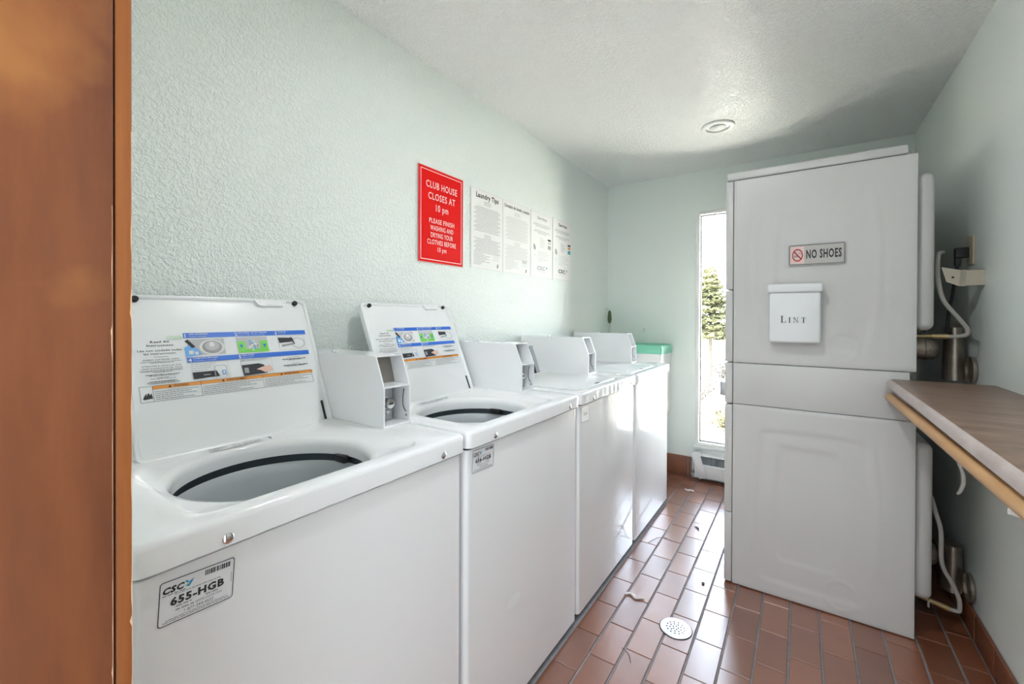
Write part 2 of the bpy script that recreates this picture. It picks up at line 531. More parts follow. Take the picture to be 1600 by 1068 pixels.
DRAIN = (1.226, 1.768)
for c in range(-3, 13):
    x1 = .9935+TP*c-.0035; x0 = .9935+TP*(c-1)+.0035
    if c == 12: x1 = 2.181
    off = 1.558+(.5*TL if c % 2 else 0)
    k = -9
    while True:
        ya = off+k*TL; yb = ya+TL; k += 1
        if ya > YT1: break
        if yb < YN-.03: continue
        ya = max(ya, YN-.03 if c >= 0 else 2.985)+.0018; yb = min(yb, YT1)-.0018
        if yb-ya < .012: continue
        if x0 > 1.36 and x1 < 1.99 and ya > 2.24 and yb < 2.88: continue
        put_tile(x0, x1, ya, yb)
x = .60
while x < 2.17:                                  # border course along the back wall
    put_tile(x+.0018, min(x+TL, 2.183)-.0018, YT1+.003, YB-.012); x += TL

# tile bases
def tile_base(name, runs):
    root = struct(MB().box(*runs[0]).build(name, M_GROUT))
    for lo, hi in runs[1:]:
        MB().box(lo, hi, 0, .003, 2).build('tile', M_TILEB, root)
runs = [((.30, YB-.009, 0), (.93, YB-.0002, .148))]
x = .305
while x < .92:
    runs.append(((x+.002, YB-.014, .001), (min(x+.198, .927)-.002, YB-.002, .152))); x += .2
tile_base('baseboard_back', runs)
runs = [((XR-.009, .13, 0), (XR-.0002, YB-.02, .100))]
y = .135
while y < YB-.05:
    runs.append(((XR-.014, y+.002, .001), (XR-.002, min(y+.198, YB-.02)-.002, .104))); y += .2
tile_base('baseboard_right', runs)

# ---- window
win = bpy.data.objects.new('window_1', None); COL.objects.link(win); struct(win); win.location = (WX0, YB, WZ0)
def wl(o): o.location = (-WX0, -YB, -WZ0); return o
b = MB()
fw_ = .026
for lo, hi in (((WX0, YB-.006, WZ0), (WX0+fw_, YB+.09, WZ1)), ((WX1-fw_, YB-.006, WZ0), (WX1, YB+.09, WZ1)),
               ((WX0+fw_, YB-.006, WZ1-fw_), (WX1-fw_, YB+.09, WZ1)), ((WX0+fw_, YB-.006, WZ0), (WX1-fw_, YB+.09, WZ0+.018))):
    wl(MB().box(lo, hi, 0, .002).build('frame', M_WTRIM, win))
b = MB(); g0, g1, h0, h1 = WX0+fw_, WX1-fw_, WZ0+.018, WZ1-fw_
for lo, hi in (((g0, YB+.035, h0), (g0+.006, YB+.055, h1)), ((g1-.006, YB+.035, h0), (g1, YB+.055, h1)), ((g0, YB+.035, h1-.006), (g1, YB+.055, h1)), ((g0, YB+.035, h0), (g1, YB+.055, h0+.006))):
    wl(MB().box(lo, hi).build('gasket', mat('gasket_grey', (.22, .21, .2), .6), win))
wl(MB().box((g0, YB+.042, h0), (g1, YB+.048, h1)).build('pane', M_GLASS, win))
wl(MB().box((WX0-.004, YB-.03, WZ0-.022), (WX1+.004, YB+.01, WZ0-.001), 0, .004).build('sill', M_WTRIM, win))

# ================================================================== WASHERS
XB, XF = .262, .891          # back and front of the cabinets
WW = .684


def radial(poly, c, angs):
    """radius of a star-shaped polygon about c at the given angles"""
    P = []
    n = len(poly)
    for i in range(n):
        a = poly[i]; b = poly[(i+1) % n]
        for k in range(12):
            t = k/12; P.append((a[0]+(b[0]-a[0])*t-c[0], a[1]+(b[1]-a[1])*t-c[1]))
    T = sorted((math.atan2(y, x) % (2*math.pi), math.hypot(x, y)) for x, y in P)
    T = [(T[-1][0]-2*math.pi, T[-1][1])]+T+[(T[0][0]+2*math.pi, T[0][1])]
    out = []; j = 0
    for a in angs:
        while T[j+1][0] < a: j += 1
        u = (a-T[j][0])/max(T[j+1][0]-T[j][0], 1e-9)
        out.append(T[j][1]*(1-u)+T[j+1][1]*u)
    return out


def top_panel(dy, opening):
    rec = (.440, .094+dy, .866, .566+dy)          # recess: x0, y0, x1, y1
    c = (.684, .315+dy)
    of = lambda i, r: rrect(XB+i, 0+i, XF+.012-i, WW-i, r*.6)
    rf = lambda i, r: rrect(rec[0]+i, rec[1]+i, rec[2]-i, rec[3]-i, r)
    angs = set(2*math.pi*k/150 for k in range(150))
    for p in of(0, .03)+of(.012, .02)+rf(0, .03)+rf(.012, .02):
        angs.add(math.atan2(p[1]-c[1], p[0]-c[0]) % (2*math.pi))
    angs = sorted(angs)

    def L(poly, z):
        return [(c[0]+r*math.cos(a), c[1]+r*math.sin(a), z) for a, r in zip(angs, radial(poly, c, angs))]

    def Cc(r, z, fr=None):
        out = []
        for a in angs:
            x = r*math.cos(a); y = r*math.sin(a)
            if x > .166: x = .166+(x-.166)*.3        # the mouth is a little flattened at the front
            out.append((c[0]+x, c[1]+y, z))
        return out
    b = MB()
    ls = [L(of(.006, .028), .876), L(of(0, .032), .879), L(of(0, .032), .913)]
    for k in range(1, 5):
        a = math.radians(90*k/4); ls.append(L(of(.010*(1-math.cos(a)), .032-.012*(1-math.cos(a))), .913+.012*math.sin(a)))
    if opening:
        ls += [L(rf(-.003, .036), .9252), L(rf(.001, .034), .9240), L(rf(.012, .028), .9160)]
        ls += [Cc(.207, .913), Cc(.196, .910), Cc(.190, .903), Cc(.187, .893), Cc(.188, .872)]
    else:
        ls += [L(rf(-.003, .03), .9252), L(rf(0, .03), .9240), L(rf(.004, .028), .9110), L(rf(.05, .02), .9105)]
    b.loops(ls, 0, True, False, not opening, True)
    return b, rec, c


def make_label():
    """instruction sheet on the inside of an open lid (local x from the lid's left edge, y up from the hinge)"""
    P = Print([M_STK])
    T = P.text
    # blue bands
    P.rect(.105, .2700, .4255, .2838, M_BLUE); P.rect(.105, .2042, .4225, .2177, M_BLUE)
    W_ = M_PAPER
    for n_, x, y in (('1', .108, .2718), ('2', .2235, .2718), ('3', .3318, .2718), ('4', .108, .2060), ('5', .2235, .2060)):
        T(n_, x, y, .0095, W_, align='l', bold=.03)
    for t, u, x, y, w in (('ADD DETERGENT', 'Ajouter le détergent', .118, .2782, .042), ('ADD CLOTHES - DO NOT OVERLOAD', 'Ajouter le linge - Ne pas surcharger', .2315, .2782, .078),
                          ('CLOSE LID', 'Fermer le couvercle', .340, .2782, .025), ('COMPLETE PROCESS', 'Compléter le procédé', .118, .2123, .055), ('PRESS START', 'Appuyer sur Démarrer', .2315, .2123, .032)):
        T(t, x, y, .0037, W_, width=w, align='l', bold=.02)
        T(u, x, y-.0056, .0030, W_, width=w*.92, align='l')
    # pictures
    P.rect(.1115, .2228, .1945, .2660, M_INKL, .0003); P.ell(.165, .243, .029, .0205, M_PAPER, .0005); P.ell(.165, .243, .023, .0175, M_INKG, .0006)
    P.ell(.165, .246, .0165, .0125, M_INKL, .0007); P.ell(.165, .250, .006, .007, M_PAPER, .0008)
    P.poly([(.104, .245), (.116, .252), (.131, .239), (.140, .224), (.104, .219)], M_LBLUE, .0007); P.poly([(.106, .262), (.113, .266), (.128, .246), (.120, .242)], M_INK, .0008)
    P.rect(.112, .226, .122, .236, M_PAPER, .0009); P.rect(.125, .224, .132, .232, M_PAPER, .0009)
    P.rect(.226, .2215, .3065, .2672, M_INKL, .0003); P.rect(.2265, .2225, .246, .255, M_GRN, .0005); P.rect(.285, .2225, .3060, .255, M_GRN, .0005); P.rect(.226, .2215, .3065, .232, M_GRN, .0004)
    P.poly([(.231, .245), (.240, .245), (.2355, .234)], M_BLUE, .0006); P.poly([(.292, .245), (.301, .245), (.2965, .234)], M_BLUE, .0006)
    for k in range(16):
        a = k*2.4; P.ell(.266+.015*math.cos(a)*(k/16), .243+.016*math.sin(a)*(k/16), .003, .0035, (M_PAPER, M_INKG, M_LBLUE, M_PGRN)[k % 4], .0006+.00002*k, 8)
    P.frame(.3365, .2225, .4175, .2665, .0008, M_INKL); P.poly([(.338, .262), (.381, .260), (.384, .248), (.340, .245)], M_INK, .0006)
    P.ring([(.396+.022*math.cos(a*.26), .243+.017*math.sin(a*.26)) for a in range(24)], [(.396+.018*math.cos(a*.26), .243+.014*math.sin(a*.26)) for a in range(24)], M_INKL)
    P.poly([(.374, .262), (.379, .262), (.386, .240), (.383, .239)], M_INK, .0007); P.poly([(.345, .239), (.380, .243), (.381, .238), (.346, .233)], M_INKG, .0006)
    for k in range(4): P.micro(.112, .170, .198-.0055*k, .0018, M_INKL, 40+k, .95-.12*k)
    P.frame(.111, .158, .195, .2030, .0006, M_INKL)
    P.poly([(.112, .178), (.165, .178), (.171, .163), (.113, .160)], M_INK, .0006); P.rect(.135, .168, .150, .1705, M_INKG, .0008)
    P.ring(rrect(.160, .160, .190, .192, .006), rrect(.1625, .160, .1875, .190, .005), M_INKL); P.rect(.178, .166, .186, .178, M_LBLUE, .0005); P.rect(.180, .169, .184, .176, M_PAPER, .0007)
    P.micro(.226, .300, .1995, .0016, M_INKL, 51); P.micro(.226, .290, .1965, .0016, M_INKL, 52)
    P.poly([(.226, .186), (.270, .188), (.283, .183), (.292, .166), (.288, .158), (.228, .156)], M_INK, .0005); P.rect(.231, .163, .242, .178, M_INKG, .0007)
    P.poly([(.262, .171), (.278, .177), (.300, .181), (.306, .165), (.284, .160), (.272, .168)], M_SKIN, .0008); P.frame(.225, .154, .3065, .203, .0006, M_INKL)
    for k, y in enumerate((.199, .1935, .191, .180, .1745, .1715)):
        P.micro(.336, .412, y-.0015, .0021 if k in (1, 4) else .0014, M_INK if k in (1, 4) else M_INKG, 60+k, (.5, .95, .5, .3, .95, .7)[k], True)
    # left column
    P.poly(rrect(.0705, .2690, .1005, .2775, .004), M_PGRN)
    P.poly([(.097, .2665), (.104, .2735), (.097, .2800)], M_PGRN)
    T('Read All', .056, .2600, .0056, M_INK, .036, bold=.012); T('Instructions', .056, .2512, .0056, M_INK, .052, bold=.012)
    T('Lea con cuidado todas', .0545, .2385, .0052, M_INK, .086, bold=.008); T('las instrucciones.', .0545, .2305, .0052, M_INK, .064, bold=.008)
    T('ATTENTION', .0545, .2228, .0026, M_INK, .028); T('FABRIC SOFTENER USERS', .0545, .2155, .0036, M_INK, .070)
    P.micro(.012, .097, .2118, .0014, M_INKG, 71, .95, True); P.micro(.012, .097, .2090, .0014, M_INKG, 72, .55, True)
    T('ATENCIÓN A AQUELLOS QUE', .0535, .2005, .0034, M_INK, .076); T('USAN SUAVIZANTE DE TELAS', .0535, .1945, .0034, M_INK, .079)
    for k, (y, fl) in enumerate(((.191, .95), (.1882, .9), (.1855, .4), (.1795, .72), (.1768, .6), (.1722, .25), (.1695, .55), (.1635, .6), (.1608, .7), (.1582, .65))):
        P.micro(.008, .098, y, .0014, M_INK if k in (3, 7) else M_INKG, 80+k, fl, True)
    # warning strip
    P.rect(.0295, .1455, .4195, .1543, M_ORANGE); P.frame(.005, .1163, .4165, .1543, .0007, M_INK, .0009); P.rect(.0290, .1163, .0297, .1543, M_INK, .0009)
    P.rect(.1253, .1163, .1260, .1543, M_INK, .0009); P.rect(.2727, .1163, .2734, .1543, M_INK, .0009)
    P.poly([(.010, .126), (.014, .134), (.018, .138), (.016, .130), (.021, .139), (.023, .132), (.026, .137), (.028, .125), (.011, .123)], M_INK)
    for t, x, w in (('WARNING', .0815, .030), ('AVERTISSEMENT', .205, .050), ('ADVERTENCIA', .352, .044)):
        T(t, x+.004, .1472, .0052, M_INK, w, bold=.012); q = x+.004-w/2-.008
        P.poly([(q-.0035, .1472), (q+.0035, .1472), (q, .1530)], M_INK, .0008)
    for a, z_, sd in ((.033, .122, 100), (.129, .269, 120), (.277, .413, 140)):
        P.micro(a, z_, .1425, .0012, M_INKL, sd, .5, True)
        for k in range(5): P.micro(a, z_, .1387-.0046*k, .0017, M_INKG, sd+1+k, (1, .8, .92, .6, .85)[k])
    return P


def make_washer(idx, y0, dyl, dyc, opening, sticker, label):
    root = thing('washing_machine', (0, y0, 0), label, 'washer', 'row of coin washers')
    # cabinet with rounded front corners
    b = MB()
    pr = lambda i, r: rrect(XB+i, .004+i, XF-i, WW-.004-i, r)
    b.loops([[(x, y, .03) for x, y in pr(.012, .010)], [(x, y, .026) for x, y in pr(0, .014)], [(x, y, .870) for x, y in pr(0, .014)], [(x, y, .872) for x, y in pr(.002, .012)]], 0, True, True, not opening, True)
    if opening:
        c_ = (.684, .315+dyl)
        n = 64; a0 = [2*math.pi*k/n for k in range(n)]
    b.build('cabinet', M_WHITE, root)
    MB().box((XB+.02, .02, .868), (XF-.008, WW-.012, .8775) if not opening else (XF-.008, .05, .8775)).build('seam_gasket', M_SEAM, root) if not opening else None
    if opening:
        g = MB(); g.loops([[(x, y, .8725) for x, y in pr(.006, .012)], [(x, y, .8775) for x, y in pr(.006, .012)]], 0); g.build('seam_gasket', M_SEAM, root)
    MB().box((XB+.05, .02, .001), (XF-.03, WW-.02, .030)).build('toe_base', M_BLACK, root)
    tp, rec, c = top_panel(dyl, opening)
    tpo = tp.build('top_panel', M_WHITE, root)
    for sy in (.118, .598):
        b = MB(); b.lathe([(.0085, 0), (.0085, .002), (.006, .004), (.0, .0045)], (XF+.0115, sy, .8905), 'x', 16); b.build('screw', M_CHROME, root)
    if opening:
        # balance ring, tub wall and agitator-less basket
        b = MB(); b.lathe([(.2025, .800), (.2020, .842), (.2005, .849), (.198, .851), (.194, .846), (.191, .825), (.189, .79), (.189, .52), (.185, .50), (.0, .49)], (c[0], c[1], 0), 'z', 64)
        b.build('tub', M_TUB, root)
        b = MB(); b.lathe([(.1885, .8740), (.2040, .8740), (.2040, .80)], (c[0], c[1], 0), 'z', 48)
        b.build('splash_guard', M_TUBD, root)  # coloured dark to paint in the shade between deck and tub
        # lid lock under the deck and splash tabs
        MB().box((c[0]-.060, c[1]+.172, .856), (c[0]-.015, c[1]+.196, .8745), 0, .003).build('lid_lock', M_BLACK, root)
        # model sticker on the back rim of the deck
        P = Print([M_STK]); P.rect(0, 0, .155, .026, M_STK, .0002)
        for k in range(3): P.micro(.004, .05, .019-.007*k, .0028, M_INKG, 300+k+idx, (.7, .9, .6)[k])
        for k in range(3): P.micro(.054, .075, .019-.007*k, .0022, M_INKG, 310+k+idx, .9)
        for k in range(24): P.rect(.079+.0018*k, .013, .0796+.0018*k+.0006*(k % 3 == 0), .021, M_INKG, .0006)
        P.micro(.079, .120, .005, .004, M_INKG, 320+idx); P.rect(.140, .004, .146, .022, M_INK, .0006); P.rect(.1415, .012, .1445, .018, M_STK, .0008)
        sx = rec[0]+.0275
        P.build('rating_plate', root, (sx+.0215, .2550+dyl, .9132), (0, 1, 0), (-.73, 0, .08), (.1, 0, 1))
        # ---- lid, leaning back against the wall
        hx, hz = .45, .928; dv = Vector((-.396, 0, .918)); nn = Vector((.918, 0, .396)); ly = .1485+dyl
        F = ((hx, ly, hz), (0, 1, 0), tuple(dv), tuple(nn))
        lw, l0, l1 = .4475, -.020, .386
        b = MB().frame(*F)
        O = lambda i, r, z: [(x, y, z) for x, y in rrect(-.0185+i, l0+i, lw-i, l1-i, r)]
        b.loops([O(.006, .016, -.018), O(0, .02, -.013), O(0, .02, .0045), O(.0018, .018, .0065), O(.0055, .015, .0065), O(.0085, .013, .0045), O(.011, .012, .0006), O(.016, .009, 0)], 0, True, True, True, True)
        lid = b.build('lid', M_LIDW, root)
        for bx in (.0195, .4115):
            b = MB().frame(*F); b.lathe([(.0075, .001), (.0075, .009), (.0055, .0115), (.002, .0115), (.0015, .009)], (bx, .3735, 0), 'z', 14, 0, False, True)
            b.build('bumper', M_BLACKR, lid)
        b = MB().frame(*F)
        b.prism([(.290, .3795), (.300, .3655), (.309, .3610), (.372, .3625), (.381, .3700), (.384, .3795)], .0005, .009)
        b.prism([(.325, .3655), (.335, .3675), (.345, .3660), (.352, .3685), (.360, .3665), (.352, .3635), (.330, .3632)], .009, .0105)
        b.build('latch_strike', M_LIDW, lid)
        for px in (.305, .376):
            b = MB().frame(*F); b.cyl((px, .3725, .009), .0022, .0008, 'z', 10); b.build('strike_screw', M_STEEL, lid)
        b = MB().frame(*F); b.box((.4225, -.008, .0008), (.4300, .054, .0026), 0, .0008); b.build('slot_shade', M_SEAM, lid)  # dark plate on the lid, paints the shade inside the hinge slot
        P = make_label(); ox = Vector(F[0])+nn*.0006
        P.build('instruction_print', lid, tuple(ox), F[1], F[2], F[3])
        for hy in (ly+.02, ly+lw-.03):
            b = MB(); b.cyl((hx-.004, hy, .9225), .006, .014, 'y', 12); b.build('hinge', M_STEEL, root)
    else:
        b = MB(); b2 = rrect(rec[0]+.006, rec[1]+.006, rec[2]-.009, rec[3]-.006, .026)
        def LL(i, z): return [(x, y, z) for x, y in rrect(rec[0]+.006+i, rec[1]+.006+i, rec[2]-.016-i, rec[3]-.006-i, .026-i*.5)]
        b.loops([LL(0, .912), LL(0, .921), LL(.002, .9245), LL(.006, .9255)], 0, True, True, True, True)
        lid = b.build('lid', M_LIDW, root)
        MB().box((rec[2]-.030, (rec[1]+rec[3])/2-.02, .9254), (rec[2]-.017, (rec[1]+rec[3])/2+.02, .9262), 0, .0003).build('notch_shade', M_SEAM, lid)  # thin dark patch, the notch's shade put in as colour
    # ---- coin box
    ca, cb = .588+dyc, .684+dyc
    prof = [(XB, .9255), (.690, .9255), (.690, 1.035), (.655, 1.122), (XB, 1.122)]
    t = .004
    b = MB()
    def xz(poly, ya, yb, mi=0): b.loops([[(x, ya, z) for x, z in poly], [(x, yb, z) for x, z in poly]], mi, True, True, True)
    xz(prof, ca, ca+t); xz(prof, cb-t, cb)
    xz([(XB, 1.122), (.655, 1.122), (.654, 1.118), (XB, 1.118)], ca+t, cb-t)
    xz([(XB, .9255), (.690, .9255), (.690, .931), (XB, .931)], ca+t, cb-t)
    xz([(.600, 1.034), (.689, 1.034), (.690, 1.039), (.600, 1.039)], ca+t, cb-t)
    xz([(XB, .931), (XB+t, .931), (XB+t, 1.118), (XB, 1.118)], ca+t, cb-t)
    cbx = b.build('coin_box', M_WHITE, root)
    b = MB(); b.loops([[(x, ca+t, z) for x, z in [(.622, 1.039), (.627, 1.039), (.603, 1.118), (.598, 1.118)]], [(x, cb-t, z) for x, z in [(.622, 1.039), (.627, 1.039), (.603, 1.118), (.598, 1.118)]]], 0, True, True, True)
    b.build('price_plate', M_BRONZE, cbx)
    P = Print([M_INK]); P.micro(.02, .05, .060, .0016, M_INK, 5, .9); P.micro(.018, .04, .036, .0016, M_INK, 6, .9); P.micro(.02, .045, .030, .0016, M_INK, 8, .9); P.micro(.02, .05, .063, .0016, M_INK, 9, .9)
    P.build('price_print', cbx, (.6278, ca+t, 1.039), (0, 1, 0), (-.29, 0, .957), (.957, 0, .29))['kind'] = 'stuff'
    MB().box((.632, ca+t, .931), (.640, ca+.072, 1.034), 0, .001).build('slide_plate', M_GALV, cbx)
    b = MB(); b.lathe([(.019, 0), (.019, .004), (.0145, .007), (.0145, .026), (.013, .029), (.0, .0292)], (.640, ca+.043, .985), 'x', 22); b.build('lock_cylinder', M_CHROME, cbx)
    MB().box((.6688, ca+.036, .9830), (.6700, ca+.050, .9870)).build('keyhole', M_BLACK, cbx)
    b = MB(); b.lathe([(.0075, 0), (.0075, .004), (.005, .006), (0, .0065)], (.640, ca+.055, .955), 'x', 14); b.build('plate_screw', M_STEEL, cbx)
    b = MB(); b.tube([(.668, cb-t-.001, 1.022), (.664, cb-t-.001, 1.000), (.664, cb-t-.001, .975), (.672, cb-t-.001, .960), (.678, cb-t-.001, .957)], .0013, 6); b.build('scratch_slot', M_SEAM, cbx)
    b = MB(); b.cyl((.678, cb-t-.0018, .946), .0035, .0018, 'y', 12); b.build('side_rivet', M_CHROME, cbx)
    for dx in (.44, .456):
        b = MB(); b.lathe([(.0035, 0), (.0035, .002), (.005, .003), (.005, .007), (.0, .008)], (dx, ca+.012, 1.122), 'z', 10); b.build('top_screw', M_STEEL, cbx)
    # ---- asset sticker on the front
    if sticker:
        num, yA, yB, zA, zB, tilt = sticker
        w = yB-yA; h = zB-zA
        b = MB(); b.prism(rrect(0, 0, w, h, .005), 0, .0004); 
        ux = (0, math.cos(tilt), math.sin(tilt)); uy = (0, -math.sin(tilt), math.cos(tilt)); org = (XF+.0004, yA, zA)
        X = Matrix(((0, 0, 1, org[0]), (ux[1], uy[1], 0, org[1]), (ux[2], uy[2], 0, org[2]), (0, 0, 0, 1)))
        b.v = [tuple(X @ Vector(p)) for p in b.v]
        st = b.build('asset_sticker', M_STK, root)
        P = Print([M_INK]); P.frame(.001, .001, w-.001, h-.001, .0012, M_INK, .0006, .0045)
        if num:
            P.text('CSC', .004, h*.715, h*.13, M_INK, w*.26, 'l', bold=.05, slant=.2)
            cx = w*.365
            P.poly([(cx-.004, h*.74), (cx+.001, h*.70), (cx+.005, h*.79), (cx+.001, h*.77)], M_TEAL); P.poly([(cx-.001, h*.80), (cx+.007, h*.86), (cx+.004, h*.76)], M_LBLUE); P.poly([(cx-.005, h*.86), (cx, h*.84), (cx-.001, h*.78)], M_TEAL)
            P.micro(.005, w*.33, h*.66, .0018, M_INKG, 3)
            x = w*.58
            r = random.Random(9)
            while x < w*.93:
                q = r.choice((.0006, .0011, .0019)); P.rect(x, h*.80, x+q, h*.92, M_INK, .0006); x += q+r.choice((.0006, .0010))
            P.micro(w*.20, w*.82, h*.625, .0014, M_INKG, 4)
            P.text(num, w*.50, h*.415, h*.165, M_INK, w*.70, bold=.045)
            P.micro(w*.22, w*.42, h*.345, .0020, M_INKG, 10); P.micro(w*.60, w*.80, h*.345, .0020, M_INKG, 12)
            P.text('WWW.CSCSW.COM', w*.645, h*.265, h*.045, M_INK, w*.35); P.micro(w*.22, w*.45, h*.265, .0022, M_INKG, 13)
            P.text('1-877-264-6622', w*.52, h*.165, h*.065, M_INK, w*.38)
            P.micro(w*.10, w*.90, h*.11, .0013, M_INKG, 14); P.micro(w*.07, w*.93, h*.07, .0013, M_INKG, 15)
            for k in range(6): P.rect(w*.945, h*(.42+.04*k), w*.96, h*(.445+.04*k), M_INKG, .0006)
        else:
            for k in range(3): P.ell(w*.5+(.008 if k else -.012)*(1 if k < 2 else -1)*0+(-.012+.012*k), h*.5, .005, .007, M_INKL)
        P.build('asset_print', st, (XF+.0004, yA, zA), ux, uy, (1, 0, 0))
    return root, tpo, cbx


w1 = make_washer(1, .1830, -.007, .001, True, ('655-HGB', .032, .130, .794, .858, -.055), 'nearest open washer beside the wooden door jamb, sticker reads 655-HGB')
w2 = make_washer(2, .8795, -.030, .001, True, ('656-HGB', .024, .124, .803, .868, -.04), 'second open washer, sticker reads 656-HGB, black reader on its coin box')
w3 = make_washer(3, 1.5800, -.028, -.043, False, ('', .022, .100, .800, .866, -.02), 'third washer from the door, lid closed, blank pale sticker on its front')
w4 = make_washer(4, 2.2800, -.060, -.040, False, None, 'last washer in the row, lid closed, next to the tall window')
# black card reader on the far side of the second coin box
b = MB(); b.loops([[(x, .6855, z) for x, z in [(.662, 1.108), (.703, .996), (.692, .992), (.651, 1.104)]], [(x, .7160, z) for x, z in [(.662, 1.108), (.703, .996), (.692, .992), (.651, 1.104)]]], 0, True, True, True)
cr_ = b.build('card_reader', M_BLACK, w2[2])
# scuffed oval of residue on the front of the second washer
b = MB(); b.add([(XF+.0004, .235+.035*math.cos(a*.2618), .345+.02*math.sin(a*.2618)) for a in range(24)], [tuple(range(24))])
b.build('adhesive_mark', mat('adhesive_residue', (.84, .845, .855), .35), w2[0])

# ================================================================== STACKED DRYER
dx0, dx1, dy0, dy1 = 1.3366, 1.9961, 2.216, 2.828
dr = thing('stacked_dryer', (dx0, dy0, 0), 'tall white stacked dryer carrying the NO SHOES sign and the LINT box on its side', 'dryer', 'stacked dryers')
LD = dx1-dx0; WD = dy1-dy0
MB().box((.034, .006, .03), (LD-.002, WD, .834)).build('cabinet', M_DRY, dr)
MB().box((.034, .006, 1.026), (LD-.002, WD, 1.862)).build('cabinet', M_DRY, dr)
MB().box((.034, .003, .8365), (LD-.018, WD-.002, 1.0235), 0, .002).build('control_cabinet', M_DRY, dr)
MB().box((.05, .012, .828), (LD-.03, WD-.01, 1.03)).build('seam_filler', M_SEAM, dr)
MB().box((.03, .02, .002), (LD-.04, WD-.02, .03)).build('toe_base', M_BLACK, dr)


def emboss(name, z0, z1):
    nx, nz = 84, 100; x0, x1 = .0345, LD
    def sm(t): t = max(0, min(1, t)); return t*t*(3-2*t)
    def hgt(u, v):
        def barrel(cu, cv, a, bb, bow):
            vv = (v-cv)/bb
            if abs(vv) > 1.2: return 9
            half = a*(1-bow*vv*vv)
            du = abs(u-cu)-half; dv_ = (abs(vv)-1)*bb
            r_ = .03
            if du > -r_ and dv_ > -r_: return math.hypot(du+r_, dv_+r_)-r_
            return max(du, dv_)
        d1 = barrel(.475, .48, .325, .405, .13); d2 = barrel(.455, .50, .185, .30, .13); d3 = math.hypot((u-.64)/1.0, (v-.10)/.85)-.085
        h = .0030*sm((.018-d1)/.036)+.0028*sm((.016-d2)/.032)
        if d1 > .0: h += .0015*sm((.018-abs(d1-.055))/.018)*sm((v-.12)*6)*sm((.95-v)*8)
        h -= .0022*sm((.010-abs(d3))/.010)
        return -h
    vs = []; fs = []
    for j in range(nz+1):
        for i in range(nx+1):
            u = i/nx; v = j/nz
            e = min(u, 1-u)*(x1-x0); e2 = min(v, 1-v)*(z1-z0); q = .004*sm(1-min(e, e2)/.004) if min(e, e2) < .004 else 0
            vs.append((x0+(x1-x0)*u, 0+hgt(u, v)*-1*.0+(-hgt(u, v))*1.0+q*.5-.0, z0+(z1-z0)*v))
    for j in range(nz):
        for i in range(nx):
            a = j*(nx+1)+i; fs.append((a, a+1, a+nx+2, a+nx+1))
    # return edges to the body
    b = MB(); b.add(vs, fs, 0, True)
    ring = [(x0, 0.002, z0), (x1, .002, z0), (x1, .002, z1), (x0, .002, z1)]; back = [(x, .0115, z) for x, y, z in ring]
    b.loops([ring, back], 0, True, False, False, False)
    o = b.build(name, M_DRY, dr, auto=60)
    return o


emboss('side_panel', .004, .8300); emboss('side_panel', 1.0285, 1.8620)
# front (facing the washers): panels, doors, control fascia
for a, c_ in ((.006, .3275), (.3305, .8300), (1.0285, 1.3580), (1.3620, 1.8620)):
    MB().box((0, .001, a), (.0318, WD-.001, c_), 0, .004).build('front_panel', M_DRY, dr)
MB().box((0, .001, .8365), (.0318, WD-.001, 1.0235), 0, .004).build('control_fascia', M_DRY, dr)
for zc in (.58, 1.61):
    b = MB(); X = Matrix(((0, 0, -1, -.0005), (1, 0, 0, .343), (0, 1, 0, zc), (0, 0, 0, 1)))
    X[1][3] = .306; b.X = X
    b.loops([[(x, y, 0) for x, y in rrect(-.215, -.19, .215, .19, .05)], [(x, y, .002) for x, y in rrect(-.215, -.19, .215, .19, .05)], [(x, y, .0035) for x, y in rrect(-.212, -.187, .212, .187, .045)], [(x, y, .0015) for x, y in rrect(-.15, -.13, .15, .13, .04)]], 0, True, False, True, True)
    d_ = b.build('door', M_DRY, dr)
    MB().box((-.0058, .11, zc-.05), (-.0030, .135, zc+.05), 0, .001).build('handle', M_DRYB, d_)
MB().box((-.0285, .055, .860), (0, .16, .925), 0, .002).build('coin_slide', M_GALV, dr)
b = MB()
b.box((.003, .004, 1.8665), (LD-.026, WD, 1.903), 0, .007, 3); b.build('top_cap', M_DRY, dr)
MB().box((.05, .012, 1.86), (LD-.03, WD-.01, 1.868)).build('seam_filler', M_SEAM, dr)
for z0, z1 in ((.150, .752), (1.186, 1.792)):
    MB().box((LD-.001, .028, z0), (LD+.056, WD-.02, z1), 0, .026, 5).build('rear_cover', M_DRYB, dr)

# its twin stands right behind it, against the heater; it shows as a reflection in the third washer's front
dr2 = dr.copy(); COL.objects.link(dr2); dr2.location = (dx0, dy1+.006, 0); dr2['label'] = 'second stacked dryer behind the first, seen mirrored in the third washer front'
for ch in list(dr.children):
    c = ch.copy(); COL.objects.link(c); c.parent = dr2
    for g_ in ch.children:
        q = g_.copy(); COL.objects.link(q); q.parent = c
